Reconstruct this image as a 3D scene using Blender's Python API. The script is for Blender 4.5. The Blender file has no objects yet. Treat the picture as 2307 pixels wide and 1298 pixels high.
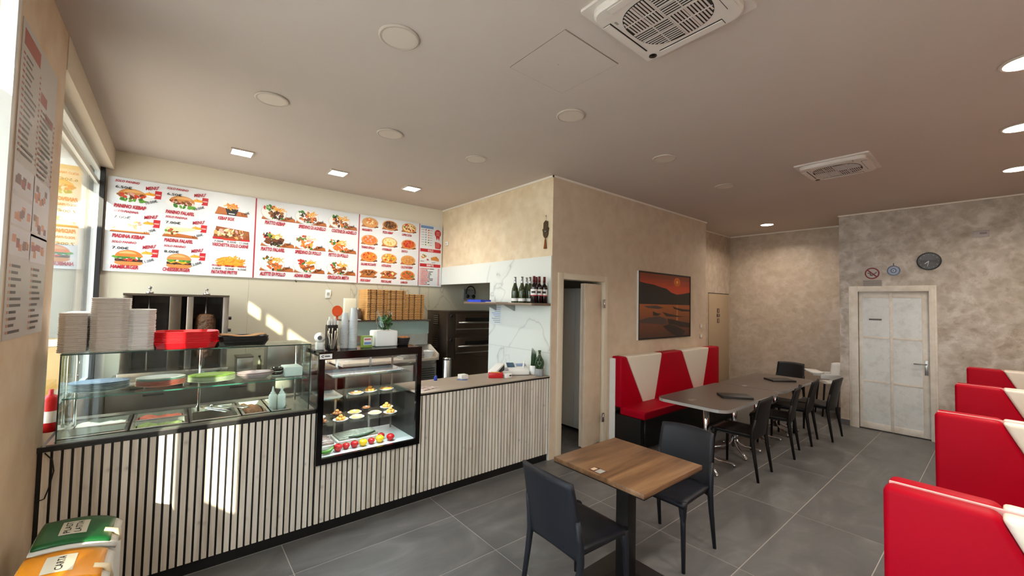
import bpy, bmesh, math, random
from mathutils import Vector, Matrix, Euler
random.seed(7)
S = bpy.context.scene
COL = S.collection
PI = math.pi

# ------------------------------------------------------------------ camera
cam_d = bpy.data.cameras.new('camera'); cam = bpy.data.objects.new('camera', cam_d); COL.objects.link(cam)
_r = Vector((0.76984015, -0.63789357, 0.02092681)); _u = Vector((-0.04073344, -0.01638456, 0.9990357)); _f = Vector((0.63693558, 0.76995022, 0.03859709))
cam.matrix_world = Matrix(((_r.x, _u.x, -_f.x, 0), (_r.y, _u.y, -_f.y, 0), (_r.z, _u.z, -_f.z, 1.75), (0, 0, 0, 1)))
cam_d.sensor_fit = 'HORIZONTAL'; cam_d.sensor_width = 36.0; cam_d.lens = 917.688 / 2307 * 36.0
cam_d.clip_start = 0.02; cam_d.clip_end = 200
S.camera = cam

# ------------------------------------------------------------------ world, sun, exposure
W = bpy.data.worlds.new('world'); S.world = W; W.use_nodes = True
W.node_tree.nodes['Background'].inputs[0].default_value = (0.80, 0.90, 1.0, 1)
W.node_tree.nodes['Background'].inputs[1].default_value = 8.0
sun_d = bpy.data.lights.new('sun', 'SUN'); sun = bpy.data.objects.new('sun', sun_d); COL.objects.link(sun)
sun_d.energy = 14.0; sun_d.color = (1.0, 0.90, 0.70); sun_d.angle = math.radians(0.53)
sun.rotation_euler = Vector((0.37, 1.0, -0.29)).to_track_quat('-Z', 'Y').to_euler()
sun.location = (-4, -6, 6)
S.view_settings.view_transform = 'Standard'; S.view_settings.look = 'None'
cy = S.cycles; cy.max_bounces = 7; cy.diffuse_bounces = 4; cy.glossy_bounces = 3; cy.transmission_bounces = 4; cy.transparent_max_bounces = 14; cy.caustics_reflective = False; cy.caustics_refractive = False; cy.use_adaptive_sampling = True; cy.adaptive_threshold = .03
S.view_settings.gamma = 1.0; S.view_settings.exposure = 0.36; S.view_settings.use_curve_mapping = False

# ------------------------------------------------------------------ materials
def lin(h):
    if isinstance(h, str):
        h = h.lstrip('#'); c = [int(h[i:i + 2], 16) / 255 for i in (0, 2, 4)]
    else: c = [v / 255 for v in h]
    return tuple(v / 12.92 if v <= .04045 else ((v + .055) / 1.055) ** 2.4 for v in c) + (1,)
MATS = {}
def newmat(name):
    m = bpy.data.materials.new(name); m.use_nodes = True; nt = m.node_tree
    b = nt.nodes['Principled BSDF']; return m, nt, b
def N(nt, t, **kw):
    n = nt.nodes.new(t)
    for k, v in kw.items(): setattr(n, k, v)
    return n
def ramp(nt, stops):
    r = N(nt, 'ShaderNodeValToRGB'); e = r.color_ramp.elements
    while len(e) < len(stops): e.new(.5)
    for i, (p, c) in enumerate(stops): e[i].position = p; e[i].color = c
    return r
def M(name, col, rough=.5, metal=0., spec=.5, var=None, bump=None, emit=None, coat=0., trans=0., alpha=1., obj=False):
    """plain procedural material: colour with an optional noise variation, optional noise bump"""
    if name in MATS: return MATS[name]
    m, nt, b = newmat(name); c = lin(col)
    b.inputs['Base Color'].default_value = c; b.inputs['Roughness'].default_value = rough; b.inputs['Metallic'].default_value = metal
    b.inputs['Specular IOR Level'].default_value = spec
    if coat: b.inputs['Coat Weight'].default_value = coat; b.inputs['Coat Roughness'].default_value = .1
    if trans: b.inputs['Transmission Weight'].default_value = trans
    if alpha < 1: b.inputs['Alpha'].default_value = alpha
    if emit:
        m.cycles.emission_sampling = 'NONE'; b.inputs['Emission Color'].default_value = lin(emit[0]); b.inputs['Emission Strength'].default_value = emit[1]
    if var or bump:
        tc = N(nt, 'ShaderNodeTexCoord')
        src = tc.outputs['Object']
    if var:
        sc, amt = var[0], var[1]
        nz = N(nt, 'ShaderNodeTexNoise'); nz.inputs['Scale'].default_value = sc; nz.inputs['Detail'].default_value = 5; nz.inputs['Roughness'].default_value = .6
        nt.links.new(src, nz.inputs['Vector'])
        lo = tuple(v * (1 - amt) for v in c[:3]) + (1,); hi = tuple(min(1, v * (1 + amt)) for v in c[:3]) + (1,)
        if len(var) > 2: hi = lin(var[2])
        r = ramp(nt, [(.3, lo), (.7, hi)]); nt.links.new(nz.outputs['Fac'], r.inputs[0]); nt.links.new(r.outputs[0], b.inputs['Base Color'])
    if bump:
        nb = N(nt, 'ShaderNodeTexNoise'); nb.inputs['Scale'].default_value = bump[0]; nb.inputs['Detail'].default_value = 3
        nt.links.new(src, nb.inputs['Vector'])
        bp = N(nt, 'ShaderNodeBump'); bp.inputs['Strength'].default_value = bump[1]; bp.inputs['Distance'].default_value = bump[2] if len(bump) > 2 else .01
        nt.links.new(nb.outputs['Fac'], bp.inputs['Height']); nt.links.new(bp.outputs[0], b.inputs['Normal'])
    MATS[name] = m; return m
def plaster(name, lo, mid, hi, scale=1.6, rough=.42, bump=.25, spec=.5):
    """trowelled pearl plaster: small clouded patches of colour, soft trowel relief, uneven gloss"""
    m, nt, b = newmat(name); tc = N(nt, 'ShaderNodeTexCoord')
    n1 = N(nt, 'ShaderNodeTexNoise'); n1.inputs['Scale'].default_value = scale * 2.6; n1.inputs['Detail'].default_value = 6; n1.inputs['Roughness'].default_value = .66; n1.inputs['Distortion'].default_value = .25
    nt.links.new(tc.outputs['Object'], n1.inputs['Vector'])
    v = N(nt, 'ShaderNodeTexVoronoi'); v.feature = 'SMOOTH_F1'; v.inputs['Scale'].default_value = scale * 5.5; v.inputs['Smoothness'].default_value = .6
    wp_ = N(nt, 'ShaderNodeVectorMath', operation='MULTIPLY_ADD'); wp_.inputs[1].default_value = (.28, .28, .28); nt.links.new(n1.outputs['Color'], wp_.inputs[0]); nt.links.new(tc.outputs['Object'], wp_.inputs[2]); nt.links.new(wp_.outputs[0], v.inputs['Vector'])
    mx_ = N(nt, 'ShaderNodeMath', operation='MULTIPLY_ADD'); mx_.inputs[1].default_value = .28; nt.links.new(v.outputs['Distance'], mx_.inputs[0])
    sb = N(nt, 'ShaderNodeMath', operation='MULTIPLY'); sb.inputs[1].default_value = .78; nt.links.new(n1.outputs['Fac'], sb.inputs[0]); nt.links.new(sb.outputs[0], mx_.inputs[2])
    r = ramp(nt, [(.34, lin(lo)), (.5, lin(mid)), (.68, lin(hi))]); nt.links.new(mx_.outputs[0], r.inputs[0]); nt.links.new(r.outputs[0], b.inputs['Base Color'])
    rr = ramp(nt, [(.35, (rough + .15,) * 3 + (1,)), (.68, (rough - .1,) * 3 + (1,))]); nt.links.new(mx_.outputs[0], rr.inputs[0]); nt.links.new(rr.outputs[0], b.inputs['Roughness'])
    bp = N(nt, 'ShaderNodeBump'); bp.inputs['Strength'].default_value = bump; bp.inputs['Distance'].default_value = .02
    nt.links.new(mx_.outputs[0], bp.inputs['Height']); nt.links.new(bp.outputs[0], b.inputs['Normal'])
    b.inputs['Specular IOR Level'].default_value = spec
    MATS[name] = m; return m
def marble(name, base, vein, scale=1.1):
    m, nt, b = newmat(name); tc = N(nt, 'ShaderNodeTexCoord'); oi = N(nt, 'ShaderNodeObjectInfo')
    mp = N(nt, 'ShaderNodeVectorMath', operation='ADD'); nt.links.new(tc.outputs['Object'], mp.inputs[0])
    sc = N(nt, 'ShaderNodeVectorMath', operation='SCALE'); sc.inputs[0].default_value = (7, 3, 5); nt.links.new(oi.outputs['Random'], sc.inputs['Scale']); nt.links.new(sc.outputs[0], mp.inputs[1])
    n = N(nt, 'ShaderNodeTexNoise'); n.inputs['Scale'].default_value = scale; n.inputs['Detail'].default_value = 4; n.inputs['Roughness'].default_value = .5; n.inputs['Distortion'].default_value = .8
    nt.links.new(mp.outputs[0], n.inputs['Vector'])
    a = N(nt, 'ShaderNodeMath', operation='SUBTRACT'); a.inputs[1].default_value = .5; nt.links.new(n.outputs['Fac'], a.inputs[0])
    ab = N(nt, 'ShaderNodeMath', operation='ABSOLUTE'); nt.links.new(a.outputs[0], ab.inputs[0])
    mid = tuple((p * .75 + q * .25) for p, q in zip(lin(base), lin(vein)))
    r = ramp(nt, [(0, lin(vein)), (.0035, mid), (.016, lin(base)), (1, lin(base))]); nt.links.new(ab.outputs[0], r.inputs[0]); nt.links.new(r.outputs[0], b.inputs['Base Color'])
    b.inputs['Roughness'].default_value = .22; MATS[name] = m; return m
def wood(name, lo, mid, hi, axis='Z', scale=9, rough=.5, knots=0):
    m, nt, b = newmat(name); tc = N(nt, 'ShaderNodeTexCoord'); oi = N(nt, 'ShaderNodeObjectInfo')
    mp = N(nt, 'ShaderNodeMapping'); st = {'X': (.08, 1, 1), 'Y': (1, .08, 1), 'Z': (1, 1, .06)}[axis]; mp.inputs['Scale'].default_value = st
    sc = N(nt, 'ShaderNodeVectorMath', operation='SCALE'); sc.inputs[0].default_value = (11, 5, 8); nt.links.new(oi.outputs['Random'], sc.inputs['Scale'])
    ad = N(nt, 'ShaderNodeVectorMath', operation='ADD'); nt.links.new(tc.outputs['Object'], ad.inputs[0]); nt.links.new(sc.outputs[0], ad.inputs[1])
    nt.links.new(ad.outputs[0], mp.inputs['Vector'])
    n = N(nt, 'ShaderNodeTexNoise'); n.inputs['Scale'].default_value = scale; n.inputs['Detail'].default_value = 8; n.inputs['Roughness'].default_value = .65; n.inputs['Distortion'].default_value = .6
    nt.links.new(mp.outputs[0], n.inputs['Vector'])
    r = ramp(nt, [(.36, lin(lo)), (.5, lin(mid)), (.64, lin(hi))]); nt.links.new(n.outputs['Fac'], r.inputs[0]); out = r.outputs[0]
    if knots:
        v = N(nt, 'ShaderNodeTexVoronoi'); v.inputs['Scale'].default_value = knots; nt.links.new(ad.outputs[0], v.inputs['Vector'])
        kr = ramp(nt, [(0, (.35, .33, .32, 1)), (.10, (.8, .79, .78, 1)), (.2, (1, 1, 1, 1))]); nt.links.new(v.outputs['Distance'], kr.inputs[0])
        mx = N(nt, 'ShaderNodeMixRGB', blend_type='MULTIPLY'); mx.inputs[0].default_value = .6; nt.links.new(out, mx.inputs[1]); nt.links.new(kr.outputs[0], mx.inputs[2]); out = mx.outputs[0]
    # plank to plank tone difference
    hv = N(nt, 'ShaderNodeHueSaturation'); mr = N(nt, 'ShaderNodeMapRange'); mr.inputs['To Min'].default_value = .86; mr.inputs['To Max'].default_value = 1.08
    nt.links.new(oi.outputs['Random'], mr.inputs['Value']); nt.links.new(mr.outputs[0], hv.inputs['Value']); nt.links.new(out, hv.inputs['Color']); nt.links.new(hv.outputs[0], b.inputs['Base Color'])
    b.inputs['Roughness'].default_value = rough; MATS[name] = m; return m
def glass(name, tint=(1, 1, 1, 1), refl=1.0):
    """thin pane: see-through with a facing-dependent mirror reflection, works from either side"""
    m = bpy.data.materials.new(name); m.use_nodes = True; nt = m.node_tree; nt.nodes.clear()
    o = N(nt, 'ShaderNodeOutputMaterial'); mx = N(nt, 'ShaderNodeMixShader'); t = N(nt, 'ShaderNodeBsdfTransparent'); g = N(nt, 'ShaderNodeBsdfGlossy')
    t.inputs[0].default_value = tint; g.inputs['Roughness'].default_value = .0
    lw = N(nt, 'ShaderNodeLayerWeight'); lw.inputs['Blend'].default_value = .5
    p = N(nt, 'ShaderNodeMath', operation='POWER'); p.inputs[1].default_value = 5; nt.links.new(lw.outputs['Facing'], p.inputs[0])
    a = N(nt, 'ShaderNodeMath', operation='MULTIPLY_ADD'); a.inputs[1].default_value = .9 * refl; a.inputs[2].default_value = .035 * refl; nt.links.new(p.outputs[0], a.inputs[0])
    nt.links.new(a.outputs[0], mx.inputs[0]); nt.links.new(t.outputs[0], mx.inputs[1]); nt.links.new(g.outputs[0], mx.inputs[2]); nt.links.new(mx.outputs[0], o.inputs[0])
    MATS[name] = m; return m

# ------------------------------------------------------------------ mesh builder
ORG = {}
class MB:
    def __init__(s): s.v = []; s.f = []; s.m = []; s.s = []
    def add(s, vs, fs, m=0, smooth=False):
        o = len(s.v); s.v += [tuple(v) for v in vs]; s.f += [tuple(o + i for i in f) for f in fs]; s.m += [m] * len(fs); s.s += [smooth] * len(fs); return s
    def box(s, x0, x1, y0, y1, z0, z1, m=0):
        v = [(x0, y0, z0), (x1, y0, z0), (x1, y1, z0), (x0, y1, z0), (x0, y0, z1), (x1, y0, z1), (x1, y1, z1), (x0, y1, z1)]
        return s.add(v, [(0, 3, 2, 1), (4, 5, 6, 7), (0, 1, 5, 4), (1, 2, 6, 5), (2, 3, 7, 6), (3, 0, 4, 7)], m)
    def cbox(s, c, d, m=0): return s.box(c[0] - d[0] / 2, c[0] + d[0] / 2, c[1] - d[1] / 2, c[1] + d[1] / 2, c[2] - d[2] / 2, c[2] + d[2] / 2, m)
    def prism(s, pts, a, b, ax='z', m=0):
        """extrude polygon pts along axis ax from a to b; 2D axes follow (x,y)/(x,z)/(y,z)"""
        n = len(pts)
        mk = {'z': lambda p, t: (p[0], p[1], t), 'y': lambda p, t: (p[0], t, p[1]), 'x': lambda p, t: (t, p[0], p[1])}[ax]
        v = [mk(p, a) for p in pts] + [mk(p, b) for p in pts]
        f = [tuple(range(n - 1, -1, -1)), tuple(range(n, 2 * n))] + [(i, (i + 1) % n, n + (i + 1) % n, n + i) for i in range(n)]
        return s.add(v, f, m)
    def ring(s, c, r, ax, n, e=1.0):
        x, y = ax; return [c + x * (math.cos(2 * PI * i / n) * r) + y * (math.sin(2 * PI * i / n) * r * e) for i in range(n)]
    def tube(s, pts, rad, n=10, m=0, caps=True, smooth=True, flat=1.0):
        pts = [Vector(p) for p in pts]; k = len(pts)
        rad = rad if isinstance(rad, (list, tuple)) else [rad] * k
        t0 = (pts[1] - pts[0]).normalized(); up = Vector((0, 0, 1)) if abs(t0.z) < .9 else Vector((1, 0, 0))
        x = t0.cross(up).normalized(); vs = []
        for i in range(k):
            t = (pts[min(i + 1, k - 1)] - pts[max(i - 1, 0)]).normalized()
            x = (x - t * x.dot(t)).normalized(); y = t.cross(x)
            vs += s.ring(pts[i], rad[i], (x, y), n, flat)
        fs = [(i * n + j, i * n + (j + 1) % n, (i + 1) * n + (j + 1) % n, (i + 1) * n + j) for i in range(k - 1) for j in range(n)]
        s.add(vs, fs, m, smooth); o = len(s.v) - len(vs)
        if caps:
            s.f += [tuple(o + j for j in range(n - 1, -1, -1)), tuple(o + (k - 1) * n + j for j in range(n))]; s.m += [m, m]; s.s += [False, False]
        return s
    def cyl(s, p0, p1, r0, r1=None, n=16, m=0, caps=True): return s.tube([p0, p1], [r0, r0 if r1 is None else r1], n, m, caps)
    def lathe(s, prof, c=(0, 0, 0), n=20, m=0, smooth=True, ex=1., ey=1., caps=True):
        vs = []; fs = []; k = len(prof)
        for r, z in prof: vs += [(c[0] + math.cos(2 * PI * j / n) * r * ex, c[1] + math.sin(2 * PI * j / n) * r * ey, c[2] + z) for j in range(n)]
        fs = [(i * n + j, i * n + (j + 1) % n, (i + 1) * n + (j + 1) % n, (i + 1) * n + j) for i in range(k - 1) for j in range(n)]
        if caps and prof[0][0] > 1e-5: fs.append(tuple(range(n - 1, -1, -1)))
        if caps and prof[-1][0] > 1e-5: fs.append(tuple((k - 1) * n + j for j in range(n)))
        return s.add(vs, fs, m, smooth)
    def ball(s, c, r, n=12, m=0, ez=1., ex=1., ey=1.):
        k = max(4, n // 2); return s.lathe([(math.sin(PI * i / k) * r, -math.cos(PI * i / k) * r * ez) for i in range(k + 1)], c, n, m, True, ex, ey)
    def grid(s, fn, nu, nv, m=0, smooth=True, closeu=False):
        vs = [fn(i / (nu - (0 if closeu else 1)), j / (nv - 1)) for j in range(nv) for i in range(nu)]
        fs = []
        for j in range(nv - 1):
            for i in range(nu if closeu else nu - 1):
                fs.append((j * nu + i, j * nu + (i + 1) % nu, (j + 1) * nu + (i + 1) % nu, (j + 1) * nu + i))
        return s.add(vs, fs, m, smooth)
    def build(s, name, mat, parent=None, bevel=0, seg=2, label=None, cat=None, group=None, kind=None, solid=0, rot=None):
        vs = s.v; o = (0, 0, 0); pw = None
        if parent is None:
            xs = [v[0] for v in vs]; ys = [v[1] for v in vs]; zs = [v[2] for v in vs]
            o = ((min(xs) + max(xs)) / 2, (min(ys) + max(ys)) / 2, min(zs))
        else: o = ORG.get(parent.name, (0, 0, 0))
        me = bpy.data.meshes.new(name); me.from_pydata([(v[0] - o[0], v[1] - o[1], v[2] - o[2]) for v in vs], [], s.f)
        for mm in (mat if isinstance(mat, (list, tuple)) else [mat]): me.materials.append(mm)
        me.polygons.foreach_set('material_index', s.m); me.polygons.foreach_set('use_smooth', s.s)
        bm = bmesh.new(); bm.from_mesh(me)
        bmesh.ops.recalc_face_normals(bm, faces=bm.faces)
        if bevel:
            ed = [e for e in bm.edges if len(e.link_faces) == 2 and e.calc_face_angle(0) > .5]
            bmesh.ops.bevel(bm, geom=ed, offset=bevel, segments=seg, affect='EDGES', profile=.5, clamp_overlap=True)
            for f in bm.faces: f.smooth = True
        bm.to_mesh(me); bm.free()
        if bevel: me.set_sharp_from_angle(angle=math.radians(42))
        ob = bpy.data.objects.new(name, me); COL.objects.link(ob)
        if parent is None: ob.location = o; ORG[ob.name] = o
        else: ob.parent = parent; ORG[ob.name] = o
        if solid:
            md = ob.modifiers.new('solid', 'SOLIDIFY'); md.thickness = solid; md.offset = 0
        return tag(ob, label, cat, group, kind)
def tag(o, label=None, cat=None, group=None, kind=None):
    if label: o['label'] = label
    if cat: o['category'] = cat
    if group: o['group'] = group
    if kind: o['kind'] = kind
    return o
def thing(name, label, cat, loc, rotz=0, group=None, world=True, kind=None):
    """Empty at the thing's base; with world=True its parts are given in room coordinates, else in the thing's own"""
    e = bpy.data.objects.new(name, None); COL.objects.link(e); e.empty_display_size = .05
    e.location = loc; e.rotation_euler = (0, 0, rotz)
    ORG[e.name] = tuple(loc) if world else (0, 0, 0)
    return tag(e, label, cat, group, kind)
def dup(root, loc, rotz=0, label=None, group=None, parent=None):
    r = root.copy(); COL.objects.link(r); r.location = loc; r.rotation_euler = (0, 0, rotz)
    if label: r['label'] = label
    if group: r['group'] = group
    if parent: r.parent = parent
    for ch in list(root.children):
        c = ch.copy(); COL.objects.link(c); c.parent = r
        for g in list(ch.children):
            d = g.copy(); COL.objects.link(d); d.parent = c
    return r
def dupmesh(o, loc, rot=None, label=None, group=None):
    c = o.copy(); COL.objects.link(c); c.location = loc
    if rot is not None: c.rotation_euler = rot if isinstance(rot, (tuple, list)) else (0, 0, rot)
    if label: c['label'] = label
    if group: c['group'] = group
    return c
def rrect(w, h, r, n=5, c=(0, 0)):
    pts = []
    for cx, cy, a0 in ((w / 2 - r, h / 2 - r, 0), (-w / 2 + r, h / 2 - r, 90), (-w / 2 + r, -h / 2 + r, 180), (w / 2 - r, -h / 2 + r, 270)):
        for i in range(n + 1):
            a = math.radians(a0 + 90 * i / n); pts.append((c[0] + cx + math.cos(a) * r, c[1] + cy + math.sin(a) * r))
    return pts
TXT = {}
def text_mb(mb, txt, x, z, h, m=0, width=None, shear=0., bold=0., ang=0., plane='y', depth=0., align='L', up=1):
    """lettering as flat geometry; plane 'y' -> facing -Y at y=depth, (x,z); 'x' -> facing -X at x=depth, running to -Y; 'z' -> lying flat"""
    key = (txt, round(shear, 2), round(bold, 3))
    if key not in TXT:
        cu = bpy.data.curves.new('t', 'FONT'); cu.body = txt; cu.size = 1.0; cu.shear = shear; cu.offset = bold; cu.resolution_u = 2; cu.fill_mode = 'FRONT'
        ob = bpy.data.objects.new('t', cu); COL.objects.link(ob)
        dg = bpy.context.evaluated_depsgraph_get(); me = bpy.data.meshes.new_from_object(ob.evaluated_get(dg))
        TXT[key] = ([tuple(v.co) for v in me.vertices], [tuple(p.vertices) for p in me.polygons])
        bpy.data.objects.remove(ob); bpy.data.curves.remove(cu); bpy.data.meshes.remove(me)
    vs, fs = TXT[key]
    if not vs: return
    x0 = min(v[0] for v in vs); x1 = max(v[0] for v in vs); cap = .70
    sy = h / cap; sx = sy if width is None else width / (x1 - x0)
    w = (x1 - x0) * sx; ox = {'L': 0, 'C': -w / 2, 'R': -w}[align]; ca, sa = math.cos(ang), math.sin(ang)
    out = []
    for v in vs:
        a = (v[0] - x0) * sx + ox; b = v[1] * sy
        p, q = x + a * ca - b * sa, z + a * sa + b * ca
        out.append({'y': (p, depth, q), 'x': (depth, -p, q), 'z': (p, q, depth)}[plane] if plane != 'zt' else (depth, p, q))
    mb.add(out, fs, m)

ORD = 'first second third fourth fifth sixth seventh eighth ninth tenth eleventh twelfth thirteenth fourteenth fifteenth sixteenth seventeenth eighteenth nineteenth twentieth'.split()
ORD += ['twenty-' + w for w in ORD[:9]] + ['thirtieth']
# ------------------------------------------------------------------ palette
ZC = 3.24; YB = 5.80; XW = 3.31; YP = 3.29
m_ceil = M('ceiling_paint', '#c9bdb4', .8, var=(.8, .03))
m_white = M('wall_white_paint', '#e9e2d2', .75, var=(1.2, .03))
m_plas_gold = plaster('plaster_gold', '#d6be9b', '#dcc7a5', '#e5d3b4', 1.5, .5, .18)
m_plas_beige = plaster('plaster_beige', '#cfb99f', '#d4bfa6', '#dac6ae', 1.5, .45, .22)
m_plas_grey = plaster('plaster_pearl', '#a59785', '#b9ac9b', '#d3c8ba', 1.9, .38, .5)
m_plas_far = plaster('plaster_far', '#b4a08b', '#bdaa95', '#cbb9a5', 1.9, .40, .42)
m_pillar = plaster('plaster_pillar', '#dcc0a0', '#e2c8aa', '#e8d2b6', 1.0, .6, .08)
m_marble = marble('marble_tile', '#dfe2d9', '#bfc0b9', .75)
m_grout = M('grout_light', '#aaa49c', .9)
m_floor = None
def floor_mat():
    m, nt, b = newmat('floor_tile_grey'); tc = N(nt, 'ShaderNodeTexCoord'); oi = N(nt, 'ShaderNodeObjectInfo')
    sc = N(nt, 'ShaderNodeVectorMath', operation='SCALE'); sc.inputs[0].default_value = (13, 9, 5); nt.links.new(oi.outputs['Random'], sc.inputs['Scale'])
    ad = N(nt, 'ShaderNodeVectorMath', operation='ADD'); nt.links.new(tc.outputs['Object'], ad.inputs[0]); nt.links.new(sc.outputs[0], ad.inputs[1])
    mp = N(nt, 'ShaderNodeMapping'); mp.inputs['Rotation'].default_value = (0, 0, .6); mp.inputs['Scale'].default_value = (.7, 1.6, 1); nt.links.new(ad.outputs[0], mp.inputs[0])
    n = N(nt, 'ShaderNodeTexNoise'); n.inputs['Scale'].default_value = 2.2; n.inputs['Detail'].default_value = 8; n.inputs['Roughness'].default_value = .6; n.inputs['Distortion'].default_value = 1.4
    nt.links.new(mp.outputs[0], n.inputs['Vector'])
    r = ramp(nt, [(.3, lin('#565555')), (.52, lin('#626160')), (.68, lin('#6f6e6d')), (.8, lin('#807f7e'))]); nt.links.new(n.outputs['Fac'], r.inputs[0]); nt.links.new(r.outputs[0], b.inputs['Base Color'])
    b.inputs['Roughness'].default_value = .42; MATS['floor'] = m; return m
m_floor = floor_mat()
m_frame = M('painted_frame_cream', '#ded0b8', .45)
m_alu = M('aluminium_frame', '#d9d8d2', .35, .2)
m_black = M('black_matt', '#0b0b0c', .45)
m_blackgl = M('black_gloss', '#08080a', .12)
m_steel = M('brushed_steel', '#a9a6a0', .28, 1.0, var=(6, .08))
m_steeld = M('dark_steel', '#6b645c', .3, 1.0, var=(5, .1))
m_chrome = M('chrome', '#d8d8d8', .1, 1.0)
m_wplas = M('white_plastic', '#ecebe6', .4)
m_glass = glass('clear_glass')
m_glassg = glass('green_edge_glass', (.93, .985, .965, 1))
m_win = glass('window_glass', (.95, .97, .97, 1), 1.25)
m_red = M('red_leatherette', '#a8001c', .5, spec=.1, var=(3, .06), bump=(160, .06, .002))
m_wht = M('cream_leatherette', '#e6dccb', .42, bump=(160, .06, .002))

# ------------------------------------------------------------------ floor and its tiles
fl = MB().box(-.75, 9.1, -1.2, 6.0, -.12, -.0012).build('floor', m_grout, kind='structure')
TX, TY, X0, Y0 = 1.1725, .5815, .658, 2.914
tile_full = None
for i in range(-2, 8):
    for j in range(-2, 8):
        x0, x1 = X0 + i * TX, X0 + (i + 1) * TX; y1 = Y0 - j * TY; y0 = y1 - TY
        ymax = 3.66 if x0 > 6.9 else 3.31
        if 3.0 < x0 < 4.3: ymax = 4.3
        x0c, x1c, y0c, y1c = max(x0, -.72), min(x1, 8.93), max(y0, -1.02), min(y1, ymax)
        if x1c - x0c < .02 or y1c - y0c < .02: continue
        full = abs(x1c - x0c - TX) < 1e-6 and abs(y1c - y0c - TY) < 1e-6
        if full and tile_full:
            t = tile_full.copy(); COL.objects.link(t); t.location = ((x0 + x1) / 2 - fl.location.x, (y0 + y1) / 2 - fl.location.y, -fl.location.z - .01)
        else:
            w, h = x1c - x0c - .006, y1c - y0c - .006
            t = MB().box(-w / 2, w / 2, -h / 2, h / 2, 0, .01).build('floor_tile', m_floor, None)
            t.parent = fl; t.location = ((x0c + x1c) / 2 - fl.location.x, (y0c + y1c) / 2 - fl.location.y, -fl.location.z - .01)
            if full: tile_full = t
MB().box(-.5, 3.3, 3.36, 5.8, -.0011, .001).build('floor', M('kitchen_floor', '#4c4a47', .5), kind='structure')
# ------------------------------------------------------------------ ceiling and walls
MB().box(-.75, 9.1, -1.2, 6.0, ZC, ZC + .12).build('ceiling', m_ceil, kind='structure')
wb = MB().box(-.75, 4.62, YB, YB + .14, 0, ZC).build('wall_back', m_white, kind='structure')
def slabs(parent, face, a0, a1, z0, z1, wa, wz, at, th=.010, mat=None):
    a = a0
    while a < a1 - .01:
        b = min(a + wa, a1); z = z0
        while z < z1 - .01:
            zz = min(z + wz, z1)
            if face == 'y': MB().box(a + .001, b - .001, at - th, at, z + .001, zz - .001).build('wall_tile', mat or m_marble, parent)
            else: MB().box(at - th, at, a + .001, b - .001, z + .001, zz - .001).build('wall_tile', mat or m_marble, parent)
            z = zz
        a = b
m_ktile = marble('kitchen_wall_tile', '#c8c1ab', '#a79f8c', .75)
slabs(wb, 'y', -.52, 4.6, .0, 2.4, 1.2, 1.2, YB, mat=m_ktile)
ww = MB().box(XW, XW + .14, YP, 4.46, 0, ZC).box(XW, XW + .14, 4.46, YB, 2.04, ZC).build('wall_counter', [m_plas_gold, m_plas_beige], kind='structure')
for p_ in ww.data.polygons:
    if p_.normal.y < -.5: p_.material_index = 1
slabs(ww, 'x', YP + .002, 4.46, 0, 2.31, 1.2, 1.2, XW, .012)
slabs(ww, 'x', 4.46, YB - .012, 2.03, 2.31, 1.34, .3, XW, .012)
MB().box(XW - .002, XW + .142, 4.455, 4.46 + .002, 0, 2.04).build('trim_1', M('opening_jamb', '#dcd9cc', .4), kind='structure')
wp = MB().box(3.45, 3.49, YP, YP + .14, 0, ZC).box(4.265, 7.08, YP, YP + .14, 0, ZC).box(3.49, 4.265, YP, YP + .14, 2.055, ZC).box(6.98, 7.08, YP + .14, 3.66, 0, ZC).build('wall_picture', m_plas_beige, kind='structure')
MB().box(3.45, 5.3, 4.32, 4.42, 0, ZC).box(5.2, 5.3, 3.43, 4.32, 0, ZC).build('wall_storeroom', m_white, kind='structure')
MB().box(4.62, 4.72, 4.42, 5.94, 0, ZC).build('wall_kitchen', m_white, kind='structure')
MB().box(6.98, 8.93, 3.64, 3.76, 0, ZC).build('wall_recess', m_plas_far, kind='structure')
MB().box(8.91, 9.05, 1.55, 3.76, 0, ZC).build('wall_far', m_plas_far, kind='structure')
MB().box(8.01, 8.15, -1.15, .655, 0, ZC).box(8.01, 8.15, 1.42, 1.64, 0, ZC).box(8.01, 8.15, .655, 1.42, 2.045, ZC).box(8.15, 8.91, 1.5, 1.64, 0, ZC).box(8.15, 8.2, .6, 1.5, 0, 2.1).build('wall_door', m_plas_grey, kind='structure')  # last box is added behind the door to stop light leaking in
MB().box(-.75, 8.15, -1.15, -1.0, 0, ZC).build('wall_right', m_plas_grey, kind='structure')
# cornice strips
m_corn = M('cornice_white', '#efe6d8', .6)
for i, b in enumerate([(XW - .014, XW, YP - .014, YB, ZC - .022, ZC), (XW - .014, 7.09, YP - .014, YP, ZC - .022, ZC), (7.08, 8.91, 3.626, 3.64, ZC - .022, ZC), (8.896, 8.91, 1.64, 3.64, ZC - .022, ZC), (7.996, 8.01, -1.0, 1.65, ZC - .018, ZC)]):
    MB().box(*b).build('trim_%d' % (i + 2), m_corn, kind='structure')
MB().box(8.0, 8.01, 1.53, 1.645, 0, .085).box(8.9, 8.91, 1.65, 3.63, 0, .085).box(7.1, 8.9, 3.63, 3.64, 0, .085).box(8.0, 8.01, -.99, .6, 0, .085).build('baseboard_far', m_floor, kind='structure')
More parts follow.
